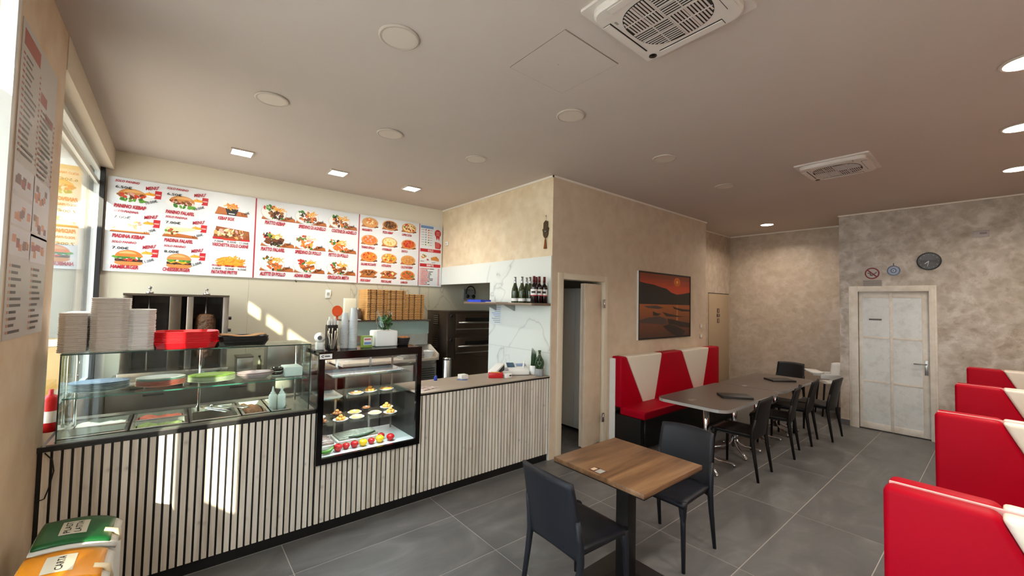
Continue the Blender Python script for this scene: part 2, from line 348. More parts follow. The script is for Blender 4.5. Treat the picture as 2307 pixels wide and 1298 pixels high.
# ------------------------------------------------------------------ shopfront side: pillar, beam, glazing
MB().box(-.78, -.53, 2.55, 3.40, 0, ZC).build('wall_pillar', m_pillar, kind='structure')
MB().box(-.78, -.525, 3.40, YB, 3.035, ZC).build('beam_lintel', M('beam_paint', '#dccdb8', .6, bump=(5, .2, .02)), kind='structure')
MB().box(-.78, -.55, -1.15, 2.55, 3.035, ZC).build('beam_lintel', MATS['beam_paint'], kind='structure')
MB().box(-.78, -.6, 3.40, YB, 0, .9).build('wall_left', m_pillar, kind='structure')
def frame_rect(mb, x0, x1, ya, yb, za, zb, w):
    mb.box(x0, x1, ya, ya + w, za, zb); mb.box(x0, x1, yb - w, yb, za, zb); mb.box(x0, x1, ya + w, yb - w, za, za + w); mb.box(x0, x1, ya + w, yb - w, zb - w, zb)
w1 = thing('window_1', None, None, (-.65, 4.6, .9), kind='structure')
f = MB(); frame_rect(f, -.69, -.62, 3.42, YB - .01, .9, 3.035, .045); f.box(-.685, -.63, 3.46, YB - .05, 2.86, 2.9); f.build('window_frame', m_alu, w1)
MB().box(-.645, -.641, 3.46, YB - .05, .94, 2.86).build('pane', m_win, w1)
MB().box(-.645, -.641, 3.46, YB - .05, 2.9, 2.99).build('pane', m_win, w1)
MB().box(-.62, -.585, YB - .075, YB - .012, .9, 3.03).build('window_post', m_black, w1)
# white translucent vinyl on the near glazing, with clear gaps
mf = bpy.data.materials.new('window_vinyl'); mf.use_nodes = True; nt = mf.node_tree; b = nt.nodes['Principled BSDF']
tr = N(nt, 'ShaderNodeBsdfTranslucent'); tr.inputs[0].default_value = (.93, .97, 1, 1); mx = N(nt, 'ShaderNodeMixShader'); mx.inputs[0].default_value = .6
b.inputs['Base Color'].default_value = (.9, .93, .93, 1); nt.links.new(b.outputs[0], mx.inputs[1]); nt.links.new(tr.outputs[0], mx.inputs[2]); nt.links.new(mx.outputs[0], nt.nodes['Material Output'].inputs[0])
w2 = thing('window_2', None, None, (-.7, .75, 0), kind='structure')
f = MB(); frame_rect(f, -.74, -.67, -1.0, 2.55, 0, 3.035, .05)
for y in (-.1, .92, 1.57): f.box(-.735, -.675, y, y + .04, .05, 2.99)
f.box(-.735, -.675, -.95, 2.5, 2.62, 2.65); f.build('window_frame', m_alu, w2)
for a, c in ((-.95, -.1), (-.06, .92), (.96, 1.57), (1.61, 2.5)):
    MB().box(-.708, -.704, a, c, .05, 2.62).build('pane', m_win, w2); MB().box(-.708, -.704, a, c, 2.65, 2.985).build('pane', m_win, w2)
for a, c, z0, z1 in ((-.95, -.1, .05, 2.62), (-.06, .41, .05, 2.62), (.41, .92, .05, 1.15), (.41, .92, 2.2, 2.62), (.96, 1.27, .05, 2.62), (1.27, 1.57, .05, .96), (1.27, 1.57, 2.2, 2.62), (1.61, 1.70, .05, .96), (1.61, 1.70, 2.2, 2.62), (1.70, 2.5, .05, 2.62)):
    MB().box(-.702, -.700, a, c, z0, z1).build('vinyl_film', mf, w2)
MB().box(-.575, -.53, 2.505, 2.55, 0, 3.03).build('trim_8', m_wplas, kind='structure')
# ------------------------------------------------------------------ outside the glass: added sun-blocking overhang and side wall, pavement, house opposite
m_out = M('street_plaster', '#8f6f2c', .8, var=(.6, .08))
MB().box(-1.085, -.78, -3, 6.2, 3.10, 3.20).build('canopy_sun_block', M('sun_block_white', '#e6e6e2', .6), kind='structure')  # unseen overhang added to cut the sun off above the window slot
MB().box(-1.95, -.78, 2.9, 3.08, -.1, 3.2).build('wall_sun_block', m_pillar, kind='structure')  # unseen wall added to keep the sun off the far window
MB().box(-30, -.78, -25, 30, -.2, -.12).build('ground_pavement', M('pavement', '#b9b2a6', .9, var=(.8, .08)), kind='structure')
hs = thing('house', 'ochre plastered neighbouring house seen through the far shop window', 'building', (-6, 10, -.12))
MB().box(-12, -.95, 9, 12, -.12, 6.0).build('facade', m_out, hs)
for x in (-11, -8.5, -6, -3.6, -1.9):
    wn = MB().box(x, x + .9, 8.98, 9.02, 1.1, 2.5).build('window', M('house_window', '#3d4448', .2), hs)
    MB().box(x - .08, x + .98, 8.94, 8.99, .98, 1.08).build('sill', M('house_sill', '#b8ad94', .7), wn)
MB().box(-12.2, -.9, 8.7, 12.2, 6.0, 6.2).build('roof', M('house_roof', '#a8623c', .8), hs)

# ------------------------------------------------------------------ doors
d1 = thing('door_1', None, None, (3.88, YP, 0), kind='structure')
f = MB().box(3.408, 3.492, YP - .016, YP + .15, 0, 2.125).box(4.255, 4.33, YP - .016, YP + .15, 0, 2.125).box(3.492, 4.255, YP - .016, YP + .15, 2.052, 2.125)
f.build('door_frame', m_frame, d1, bevel=.004)
leaf = MB(); hx, hy = 4.245, 3.315; ex, ey = 3.885, 3.275; L = math.hypot(ex - hx, ey - hy); dx, dy = (ex - hx) / L, (ey - hy) / L; nx, ny = -dy * .04, dx * .04
leaf.prism([(hx, hy), (ex, ey), (ex - nx, ey - ny), (hx - nx, hy - ny)], .02, 2.02); lf = leaf.build('door_leaf', m_plas_beige, d1, bevel=.003)
leaf = MB(); leaf.prism([(3.90, 3.33), (4.22, 3.40), (4.21, 3.43), (3.89, 3.36)], .02, 2.02).build('door_leaf', m_plas_beige, d1)
for z in (.28, 1.72):
    MB().box(4.225, 4.262, 3.262, 3.276, z, z + .11).cyl((4.243, 3.264, z), (4.243, 3.264, z + .11), .008, n=8).build('hinge', m_chrome, d1)
st = thing('storage_cabinet', 'tall white two-door cabinet seen through the open folding door', 'cabinet', (4.6, 3.9, 0))
MB().box(4.36, 4.9, 3.48, 4.30, .09, 1.985).build('body', m_wplas, st)
MB().box(4.40, 4.9, 3.48, 4.30, 0, .09).build('plinth', m_black, st)
for a, b_ in ((3.48, 3.845), (3.852, 4.30)): MB().box(4.342, 4.36, a, b_, .05, 1.985).build('door', m_wplas, st, bevel=.003)

d2 = thing('door_2', None, None, (8.01, 1.04, 0), kind='structure')
m_df = plaster('door_paint', '#d6ccbc', '#e0d7c8', '#eae2d5', 2.2, .4, .12)
f = MB()
for o, t in ((0, .012), (.022, .024)):
    f.box(8.01 - t, 8.012, .585 + o, .66, 0, 2.125 - o); f.box(8.01 - t, 8.012, 1.415, 1.525 - o, 0, 2.125 - o); f.box(8.01 - t, 8.012, .66, 1.415, 2.04, 2.125 - o)
f.build('door_frame', m_df, d2, bevel=.003)
MB().box(8.045, 8.07, .66, 1.415, .012, 2.04).build('door_leaf', m_df, d2)
m_dp = plaster('door_panel_grey', '#cfd0cb', '#dcddd8', '#e8e9e5', 2.4, .3, .1)
ys = [(.735, 1.035), (1.07, 1.37)]; zs = [(.105, .695), (.725, 1.345), (1.375, 1.95)]
for a, c in ys:
    for z0, z1 in zs:
        MB().box(8.04, 8.046, a, c, z0, z1).build('panel', m_dp, d2)
fr = MB()
for a, c in ((.66, .735), (1.035, 1.07), (1.37, 1.415)): fr.box(8.036, 8.046, a, c, .012, 2.04)
for z0, z1 in ((.012, .105), (.695, .725), (1.345, 1.375), (1.95, 2.04)):
    for a, c in ys: fr.box(8.036, 8.046, a, c, z0, z1)
fr.build('glazing_bars', m_df, d2, bevel=.002)
h = MB().box(8.03, 8.036, .68, .715, .88, 1.08).build('handle_plate', m_steel, d2, bevel=.002)
MB().tube([(8.03, .698, 1.03), (7.995, .698, 1.03), (7.99, .71, 1.03), (7.99, .82, 1.028)], .009, 8).build('handle', m_steel, d2)
MB().box(8.034, 8.04, 1.155, 1.297, 1.618, 1.64).build('name_plate', M('plate_dark', '#55483f', .4), d2)

d3 = thing('door_3', None, None, (8.38, 3.64, 0), kind='structure')
MB().box(7.93, 8.83, 3.628, 3.64, .0, 2.03).build('door_leaf', M('flush_door', '#b49d80', .5, var=(1.5, .05)), d3, bevel=.002)
MB().box(7.92, 8.84, 3.634, 3.6395, 2.032, 2.046).build('door_gap', m_black, d3)
mb1 = M('pictogram_plate', '#5a4438', .5); mb2 = M('pictogram_light', '#c9b7a2', .5)
for k, (z, hh, ww_) in enumerate([(1.70, .085, .10), (1.605, .06, .13), (1.50, .085, .09)]):
    pl = MB().box(8.33 - ww_ / 2, 8.33 + ww_ / 2, 3.622, 3.628, z - hh / 2, z + hh / 2).build('pictogram', mb1, d3)
    MB().box(8.318, 8.342, 3.6205, 3.622, z - hh * .3, z + hh * .1).ball((8.33, 3.6205, z + hh * .25), .011, 8).build('figure', mb2, pl)
# ------------------------------------------------------------------ ceiling fittings
m_lamp_off = M('lamp_diffuser_off', '#d6cabd', .5); m_lamp_ring = M('lamp_ring', '#c4b8ac', .45)
m_lamp_on = M('lamp_diffuser_on', '#fffaf0', .5, emit=('#fff4e2', 18.0))
def lamp_light(name, loc, size, power, shape='DISK', color=(1, .90, .78)):
    d = bpy.data.lights.new(name, 'AREA'); d.shape = shape; d.size = size; d.energy = power; d.color = color; d.spread = math.radians(150)
    o = bpy.data.objects.new(name, d); COL.objects.link(o); o.location = loc; return o
def downlight(x, y, label, on, group, power=16):
    t = thing('ceiling_downlight', label, 'ceiling light', (x, y, ZC - .012), group=group)
    MB().lathe([(.098, ZC), (.112, ZC - .002), (.112, ZC - .008), (.104, ZC - .012), (.094, ZC - .010)], (x, y, 0), 32, smooth=False, caps=False).build('trim_ring', m_lamp_ring, t)
    MB().lathe([(.0, ZC - .009), (.094, ZC - .009), (.094, ZC - .001), (0, ZC - .001)], (x, y, 0), 32, smooth=False).build('diffuser', m_lamp_on if on else m_lamp_off, t)
    if on:
        l = lamp_light('lamp_light', (0, 0, -.006), .18, power); l.parent = t
    return t
for x, y, lb in [(.915, 2.15, 'unlit round ceiling light nearest the camera, above the counter front'), (2.34, 2.15, 'unlit round ceiling light beside the access hatch'), (3.72, 2.15, 'unlit round ceiling light in front of the plaster wall with the folding door'), (5.11, 2.15, 'farthest unlit round ceiling light, left of the far air conditioner'),
                 (.50, 3.46, 'leftmost unlit round ceiling light, nearest the menu beam'), (1.415, 3.46, 'unlit round ceiling light over the pastry case'), (2.345, 3.46, 'unlit round ceiling light nearest the plaster corner above the till')]:
    downlight(x, y, lb, False, 'unlit round ceiling lights')
for x, lb in [(1.10, 'lit round ceiling light over the booths, first of the row and out of frame'), (2.45, 'lit round ceiling light over the nearest booth, out of frame'), (3.80, 'lit round ceiling light at right edge, nearest of the three in the row'), (5.12, 'lit round ceiling light at right edge, middle of the three in the row'), (6.58, 'lit round ceiling light at right edge, farthest of the three in the row')]:
    if lb: downlight(x, -.11, lb, True, 'lit round ceiling lights over the booths', 15)
downlight(7.98, 2.64, 'lit round ceiling light above the far end of the long tables', True, None, 13)
m_sq = M('square_led_on', '#ffffff', .5, emit=('#fffdf4', 22.0))
for x, lb in [(.47, 'lit square ceiling light above the burger end of the menu board'), (1.41, 'lit square ceiling light above the plate dishes of the menu board'), (2.34, 'lit square ceiling light above the pizza end of the menu board')]:
    t = thing('square_ceiling_light', lb, 'ceiling light', (x, 4.94, ZC - .014), group='lit square ceiling lights')
    f = MB(); f.box(x - .1, x + .1, 4.84, 4.855, ZC - .014, ZC).box(x - .1, x + .1, 5.025, 5.04, ZC - .014, ZC).box(x - .1, x - .085, 4.855, 5.025, ZC - .014, ZC).box(x + .085, x + .1, 4.855, 5.025, ZC - .014, ZC)
    f.build('trim_ring', m_lamp_ring, t); MB().box(x - .085, x + .085, 4.855, 5.025, ZC - .012, ZC - .001).build('diffuser', m_sq, t)
    l = lamp_light('lamp_light', (0, 0, -.004), .17, 9, 'SQUARE', (1, .94, .84)); l.parent = t
# access hatch
t = thing('access_hatch', 'square access panel set flush into the ceiling beside the air conditioner', 'hatch', (1.805, 1.725, ZC - .004))
MB().box(1.567, 2.043, 1.488, 1.962, ZC - .002, ZC).build('gap', M('hatch_gap', '#8a7d74', .8), t)
MB().box(1.571, 2.039, 1.492, 1.958, ZC - .004, ZC - .0021).build('panel', m_ceil, t)
MB().lathe([(0, ZC - .006), (.008, ZC - .005), (.008, ZC - .004)], (1.77, 1.74, 0), 10).build('latch', m_lamp_ring, t)

# cassette air conditioners
m_acw = M('ac_white', '#d9d0c8', .4); m_acd = M('ac_dark_slot', '#1b1512', .8); m_acg = M('ac_grille', '#cbbfb9', .45)
def air_con(label):
    t = thing('cassette_air_conditioner', label, 'air conditioner', (0, 0, ZC - .06), world=False)
    z = .06
    b = MB().prism(rrect(.62, .60, .012), z - .014, z).build('base_plate', m_acw, t)
    pn = MB(); r0 = rrect(.56, .54, .07, 7); r1 = rrect(.50, .48, .055, 7); n = len(r0)
    pn.add([(p[0], p[1], z - .014) for p in r0] + [(p[0], p[1], z - .036) for p in r0] + [(p[0] * .97, p[1] * .97, z - .046) for p in r0], [(i, (i + 1) % n, n + (i + 1) % n, n + i) for i in range(n)] + [(n + i, n + (i + 1) % n, 2 * n + (i + 1) % n, 2 * n + i) for i in range(n)] + [tuple(range(2 * n, 3 * n))], 0, False)
    pn.build('panel', m_acw, t)
    zb = z - .046
    MB().prism([(math.copysign(abs(math.cos(a)) ** .7, math.cos(a)) * .195, math.copysign(abs(math.sin(a)) ** .7, math.sin(a)) * .195) for a in [2 * PI * i / 40 for i in range(40)]], zb - .0015, zb + .001).build('intake', m_acd, t)
    # grille slats: four quadrants, running crosswise to each other
    def half(u): return .19 * (max(0, 1 - (abs(u) / .19) ** 2.9)) ** (1 / 2.9)
    g = MB()
    for k in range(-11, 12):
        u = (k + .5) * .0165
        e = half(u)
        if abs(u) > .187 or e < .01: continue
        for s in (1, -1):
            lo, hi = (0, e) if s > 0 else (-e, 0)
            if u * s > 0: g.box(u - .0027, u + .0027, lo, hi, zb - .004, zb - .0015)
            else: g.box(lo, hi, u - .0042, u + .0042, zb - .004, zb - .0015)
    for u in (-.085, 0, .085):
        e = half(u); g.box(u - .0025, u + .0025, -e, e, zb - .005, zb - .0015).box(-e, e, u - .0025, u + .0025, zb - .005, zb - .0015)
    tag(g.build('grille', m_acg, t), kind='stuff')
    for a in range(4):
        c, s = round(math.cos(a * PI / 2)), round(math.sin(a * PI / 2))
        def R(x, y): return (x * c - y * s, x * s + y * c)
        q = [R(-.17, .216), R(.17, .216), R(.17, .262), R(-.17, .262)]
        MB().prism(q, zb - .001, zb + .001).build('outlet_slot', m_acd, t)
        q = [R(-.168, .222), R(.168, .222), R(.168, .263), R(-.168, .263)]
        MB().prism(q, zb - .006, zb - .002).build('louvre', m_acw, t)
    MB().lathe([(0, zb - .002), (.022, zb - .002), (.022, zb + .002)], (.235, .222, 0), 16).build('sensor', m_blackgl, t)
    MB().box(-.16, -.135, .19, .2, zb - .003, zb - .001).build('badge', M('badge_grey', '#9b938c', .4), t)
    return t
ac = air_con('ceiling cassette air conditioner with open grille, cut by the top edge'); ac.location = (1.83, 1.045, ZC - .06)
dup(ac, (5.21, 1.075, ZC - .06), 0, 'far ceiling cassette air conditioner in front of the pearl plaster wall')
# ------------------------------------------------------------------ service counter
m_slat = wood('slat_oak_grey', '#c9bdac', '#dfd5c6', '#e9e1d4', 'Z', 14, .55, knots=9)
m_top = M('worktop_laminate', '#a89a8a', .45, var=(5, .05))
ct = thing('service_counter', 'long serving counter clad in pale vertical wooden slats over black', 'counter', (1.4, 3.6, 0))
MB().box(-.528, .848, 3.303, 3.90, .08, .902).box(.848, 1.692, 3.303, 3.90, .08, .515).box(1.692, 3.296, 3.303, 3.82, .08, .918).build('body', m_black, ct)
MB().box(-.528, 3.296, 3.315, 3.85, 0, .082).build('kickboard', m_black, ct)
P = .0392; n0 = math.ceil((-.528 - .426) / P)
smesh = {}
for k in range(n0, 100):
    a = .426 + k * P + .006; b = a + P - .012
    if b > 3.294: break
    if b < .846: z1 = .902
    elif a > 1.696: z1 = .922
    elif a > .848 and b < 1.692: z1 = .517
    elif a < .848: b = .846; z1 = .902
    else: a = 1.696; z1 = .922
    if b - a < .006: continue
    key = (round(b - a, 4), z1)
    if key in smesh:
        o = smesh[key].copy(); COL.objects.link(o)
    else:
        w = b - a; m = MB().box(-w / 2, w / 2, 0, .013, 0, z1 - .082)
        o = m.build('slat', m_slat, None); o.parent = ct; smesh[key] = o
    o.location = ((a + b) / 2 - 1.4, 3.29 - 3.6 + .0065, .082)
MB().box(1.692, 3.296, 3.284, 3.82, .922, .936).build('edge_strip', m_black, ct)
MB().box(1.688, 3.297, 3.286, 3.815, .9365, .946).build('worktop', m_top, label='grey-beige laminate worktop on the till end of the counter', cat='worktop')
WZ = .946

# ------------------------------------------------------------------ glass display case (left)
dc = thing('glass_display_case', 'long open-backed glass display case with steel pans on the counter', 'display case', (.15, 3.55, .902))
DX0, DX1, DY0, DY1 = -.468, .800, 3.300, 3.66
MB().box(-.53, .846, 3.284, 3.30, .903, .93).box(-.53, .846, 3.30, 3.88, .903, .912).build('base_frame', m_black, dc)
MB().box(-.50, .84, 3.30, 3.325, .912, .936).box(-.50, .84, 3.80, 3.88, .912, .95).box(-.50, -.475, 3.325, 3.80, .912, .936).box(.70, .84, 3.325, 3.80, .912, .936).box(-.475, .70, 3.325, 3.345, .912, .94).build('steel_rim', m_steel, dc)
MB().box(-.475, .70, 3.345, 3.80, .912, .914).build('well_floor', m_steeld, dc)
MB().box(DX0, DX1, DY0, DY0 + .006, .936, 1.412).build('front_glass', m_glassg, dc)
MB().box(DX0, DX0 + .006, DY0 + .006, DY1, .936, 1.412).build('side_glass', m_glassg, dc)
MB().box(DX1 - .006, DX1, DY0 + .006, DY1, .936, 1.412).build('side_glass', m_glassg, dc)
MB().box(DX0, DX1, DY0, DY1, 1.413, 1.421).build('top_glass', m_glassg, dc)
MB().box(DX0 + .01, DX1 - .01, 3.335, 3.64, 1.162, 1.170).build('glass_shelf', m_glassg, dc)
m_gedge = M('glass_edge_green', '#1d3a35', .2)
e = MB().box(DX0, DX1, DY0 - .001, DY0, 1.4135, 1.4205).box(DX0 - .001, DX0, DY0, DY1, 1.4135, 1.4205).box(DX0, DX0 + .006, DY0 - .001, DY0, .936, 1.412).box(DX1 - .006, DX1, DY0 - .001, DY0, .936, 1.412)
e.build('glass_edge', m_gedge, dc)
MB().box(DX0 + .01, DX1 - .01, 3.334, 3.335, 1.1625, 1.1695).build('shelf_edge', M('glass_edge_teal', '#3f7d6c', .2), dc)
for x in (DX0 + .03, .16, DX1 - .03):
    MB().cyl((x, 3.62, .95), (x, 3.62, 1.412), .008, n=10).cyl((x, 3.62, 1.155), (x, 3.40, 1.155), .004, n=8).build('support_post', m_chrome, dc)
# gastro pans
m_pan = M('pan_steel', '#b7b4ac', .22, 1.0, var=(8, .06))
def pan(x0, x1, y0, y1, z, depth, label, fill=None):
    t = thing('steel_pan', label, 'pan', ((x0 + x1) / 2, (y0 + y1) / 2, z - depth), group='steel pans in the display case')
    i = .016; m = MB()
    o_ = [(x0, y0), (x1, y0), (x1, y1), (x0, y1)]; a_ = [(x0 + i, y0 + i), (x1 - i, y0 + i), (x1 - i, y1 - i), (x0 + i, y1 - i)]; j = i + .012
    b_ = [(x0 + j, y0 + j), (x1 - j, y0 + j), (x1 - j, y1 - j), (x0 + j, y1 - j)]
    v = [(p[0], p[1], z) for p in o_] + [(p[0], p[1], z + .002) for p in a_] + [(p[0], p[1], z - depth) for p in b_] + [(p[0], p[1], z - .006) for p in o_]
    q = lambda a, b: [(a + k, a + (k + 1) % 4, b + (k + 1) % 4, b + k) for k in range(4)]
    m.add(v, q(0, 4) + q(4, 8) + [(8, 9, 10, 11)] + q(0, 12)); m.build('tray', m_pan, t)
    if fill:
        fm = MB(); fm.grid(lambda u, w: (x0 + j + (x1 - x0 - 2 * j) * u, y0 + j + (y1 - y0 - 2 * j) * w, z - depth + .012 + .012 * math.sin(u * 9) * math.sin(w * 7 + u * 4)), 10, 10); tag(fm.build('food', fill, t), kind='stuff')
m_food1 = M('cooked_meat', '#7a4a22', .7, var=(40, .4), bump=(50, 1, .02)); m_food2 = M('sliced_tomato', '#b8543a', .5, var=(30, .4)); m_food3 = M('chopped_lettuce', '#9aa860', .6, var=(40, .4)); m_food4 = M('yoghurt_sauce', '#e9e5d6', .4)
pan(-.470, -.185, 3.36, 3.56, .944, .03, 'empty steel pan at the pillar end of the display case')
pan(-.470, -.185, 3.57, 3.79, .944, .03, 'steel pan of sauce at the pillar end, back row', m_food4)
pan(-.175, .10, 3.36, 3.56, .944, .03, 'sunlit steel pan of chopped lettuce in the display case', m_food3)
pan(-.175, .10, 3.57, 3.79, .944, .03, 'back-row steel pan of sliced tomato in the display case', m_food2)
pan(.11, .385, 3.36, 3.79, .944, .03, 'large empty steel pan under the tongs')
pan(.395, .56, 3.36, 3.79, .944, .03, 'narrow steel pan with cooked meat at the bottom', m_food1)
pan(.57, .695, 3.36, 3.79, .944, .03, 'narrow steel pan holding the sauce bottles')
# tongs
def tongs(loc, rz, label):
    t = thing('serving_tongs', label, 'tongs', loc, rz, world=False)
    for s in (-1, 1): MB().tube([(0, 0, .02), (s * .012, -.08, .018), (s * .02, -.2, .012), (s * .012, -.24, .006)], [.006, .007, .008, .010], 8, flat=.4).build('arm', m_chrome, t)
    MB().ball((0, .004, .02), .011, 8).build('pivot', m_chrome, t)
tongs((.16, 3.66, .952), .7, 'steel tongs lying across the pans near the sunlit corner'); tongs((.24, 3.64, .952), 1.0, 'second pair of steel tongs beside the large empty pan')
# sauce bottles
m_sq = M('squeeze_bottle', '#e9ece6', .35, spec=.4)
for x, y, rz, lb in [(.600, 3.52, 0, 'white squeeze sauce bottle standing left in the narrow pan'), (.655, 3.50, .4, 'white squeeze sauce bottle standing right in the narrow pan')]:
    t = thing('sauce_bottle', lb, 'bottle', (x, y, .916), group='squeeze bottles')
    MB().lathe([(.025, .916), (.028, .922), (.028, 1.02), (.024, 1.032), (.016, 1.036)], (x, y, 0), 16).build('body', m_sq, t)
    MB().lathe([(.017, 1.034), (.017, 1.046), (.010, 1.052), (.004, 1.09), (.0, 1.092)], (x, y, 0), 14).build('nozzle', m_sq, t)
# plates on the glass shelf
def plate_stack(x, y, z, r, n, cols, what, ey=.7, step=.009):
    for k in range(n):
        c = cols[k % len(cols)] if k < n - 1 else cols[-1]
        nm = 'plate_%s' % c.lstrip('#')
        mt = M('glaze_' + c.lstrip('#'), c, .25)
        zz = z + k * step
        prof = [(.0, .001), (r * .55, .0), (r * .62, .003), (r * .97, .014), (r, .016), (r * .98, .018), (r * .62, .007), (r * .5, .005), (0, .005)]
        lb = what[0] if k == n - 1 else what[1].format(ORD[k])
        MB().lathe([(a, b + zz) for a, b in prof], (x, y, 0), 28, ex=1, ey=ey).build('plate', mt, label=lb, cat='plate', group=what[2])
plate_stack(-.325, 3.48, 1.171, .135, 6, ['#c4d4dc', '#a9bccb', '#c4d4dc', '#b3c4d0', '#a5b9c9', '#9db7dc'], ('pale blue oval plate on top of the leftmost plate stack', 'pale blue oval plate, {} from the bottom of the leftmost stack', 'leftmost plate stack'))
plate_stack(-.045, 3.48, 1.171, .125, 6, ['#d88878', '#d87868', '#dc8474', '#d8887c', '#8fb5a8', '#dfe0da'], ('white oval plate on top of the salmon pink stack', 'coloured oval plate, {} from the bottom of the salmon pink stack', 'second plate stack'))
plate_stack(.222, 3.48, 1.171, .135, 5, ['#dfe4cc', '#d3dbb8', '#dfe6cc', '#cdd9a8', '#9cbf4e'], ('lime green oval plate on top of the pale stack', 'pale oval plate, {} from the bottom of the stack under the lime plate', 'third plate stack'))
for k in range(2):
    MB().lathe([(0, 1.171 + k * .012), (.07, 1.171 + k * .012), (.112, 1.205 + k * .012), (.118, 1.208 + k * .012), (.108, 1.209 + k * .012), (.065, 1.178 + k * .012), (0, 1.177 + k * .012)], (.475, 3.47, 0), 26, ey=.65).build('bowl', M('pink_glaze', '#d9b9bd', .3), label=('upper' if k else 'lower') + ' pink oval bowl of the pair on the glass shelf', cat='bowl', group='pink bowls')
for k in range(2):
    t = thing('small_bowl', ('upper' if k else 'lower') + ' small black and white striped bowl on the glass shelf', 'bowl', (.615, 3.50, 1.171 + k * .028), group='striped bowls')
    z = 1.171 + k * .028
    MB().lathe([(0, z), (.03, z), (.038, z + .012)], (.615, 3.50, 0), 20).build('foot', m_wplas, t)
    MB().lathe([(.038, z + .012), (.046, z + .034), (.042, z + .034), (.03, z + .014), (0, z + .012)], (.615, 3.50, 0), 20).build('rim', m_blackgl, t)
t = MB().cbox((.715, 3.50, 1.2055), (.12, .16, .069)).build('napkin_stack', M('napkin_white', '#eef2ef', .8, bump=(90, .3, .004)), bevel=.006, label='stack of white paper napkins at the right end of the glass shelf', cat='napkins')
# trays on the case top
TZ = 1.422
m_redp = M('red_tray_plastic', '#e0101c', .35); m_blkp = M('black_tray_plastic', '#0e0e0f', .4)
def tray_mesh(w, d, h, cut):
    m = MB()
    def outl(s, z):
        W_, D_ = w / 2 * s, d / 2 * s; c = cut
        return [(-W_ + c, -D_, z), (W_ - c, -D_, z), (W_, -D_ + c, z), (W_, D_ - c, z), (W_ - c, D_, z), (-W_ + c, D_, z), (-W_, D_ - c, z), (-W_, -D_ + c, z)]
    rr = [outl(.88, 0), outl(.965, h - .004), outl(1.0, h - .004), outl(1.0, h), outl(.955, h), outl(.865, .003)]
    q = lambda p, r: [(p + k, p + (k + 1) % 8, r + (k + 1) % 8, r + k) for k in range(8)]
    m.add(sum(rr, []), [tuple(range(7, -1, -1))] + sum([q(8 * i, 8 * i + 8) for i in range(5)], []) + [tuple(range(40, 48))])
    return m
def stack_of(mesh_ob, n, x, y, z, step, jit, label, toplabel, group, cat):
    for k in range(n):
        o = mesh_ob if k == 0 else mesh_ob.copy()
        if k: COL.objects.link(o)
        o.location = (x + random.uniform(-jit, jit), y + random.uniform(-jit, jit), z + k * step); o.rotation_euler = (0, 0, random.uniform(-jit, jit) * 6)
        tag(o, toplabel if k == n - 1 and toplabel else label.format(ORD[k]), cat, group)
stack_of(tray_mesh(.335, .25, .040, .045).build('takeout_tray', m_redp), 8, .075, 3.45, TZ, .0092, .002, 'red plastic tray, {} from the bottom of the red stack', 'open red plastic tray on top of the red stack', 'red tray stack', 'tray')
stack_of(tray_mesh(.29, .21, .030, .02).build('takeout_tray', m_blkp), 5, .388, 3.46, TZ, .0085, .002, 'black plastic tray, {} from the bottom of the low black stack', None, 'black tray stack', 'tray')
MB().grid(lambda u, w: (.25 + .27 * u, 3.385 + .15 * w, TZ + .064 + .008 * math.sin(u * 7 + 1) + .004 * math.sin(w * 9)), 14, 8).build('paper_sheet', M('kraft_paper', '#b98a58', .8), label='crumpled kraft paper sheet lying on the black trays', cat='paper', solid=.002)
# foam boxes
m_foam = M('foam_white', '#f1ece6', .75); m_foam2 = M('foam_white_cool', '#f3f1ee', .75)
def foam_mesh(w, d, h, mat):
    m = MB(); c = .03
    def outl(s, z):
        W_, D_ = w / 2 * s, d / 2 * s
        return [(-W_ + c, -D_, z), (W_ - c, -D_, z), (W_, -D_ + c, z), (W_, D_ - c, z), (W_ - c, D_, z), (-W_ + c, D_, z), (-W_, D_ - c, z), (-W_, -D_ + c, z)]
    q = lambda p, r: [(p + k, p + (k + 1) % 8, r + (k + 1) % 8, r + k) for k in range(8)]
    r_ = [outl(.96, 0), outl(1, h * .5), outl(1, h * .72), outl(.94, h)]
    m.add(sum(r_, []), [tuple(range(7, -1, -1))] + q(0, 8) + q(8, 16) + q(16, 24) + [tuple(range(24, 32))])
    return m.build('foam_takeout_box', mat)
stack_of(foam_mesh(.165, .20, .011, m_foam), 28, -.285, 3.42, TZ, .0112, .0012, 'white foam takeout box, {} from the bottom of the tallest stack', 'chamfered white foam lid crowning the tallest stack', 'tallest foam box stack', 'takeout box')
stack_of(foam_mesh(.13, .19, .011, m_foam2), 22, -.150, 3.43, TZ, .0112, .0014, 'white foam takeout box, {} from the bottom of the stack beside the red trays', None, 'foam box stack beside the red trays', 'takeout box')
stack_of(foam_mesh(.115, .19, .011, m_foam), 20, -.435, 3.42, TZ, .0112, .0012, 'white foam takeout box, {} from the bottom of the stack left of the tallest', None, 'foam box stack next to the tallest', 'takeout box')
stack_of(foam_mesh(.115, .19, .011, m_foam), 20, -.435, 3.63, TZ, .0112, .0012, 'white foam takeout box, {} from the bottom of the rear stack by the pillar', None, 'foam box stack by the pillar', 'takeout box')
MB().tube([(-.50, 3.283, .90), (-.47, 3.276, .86), (-.462, 3.276, .80), (-.475, 3.275, .72), (-.49, 3.275, .66), (-.52, 3.28, .65)], .003, 6).build('power_cable', m_black, label='thin black cable hanging down the pillar end of the slats', cat='cable')
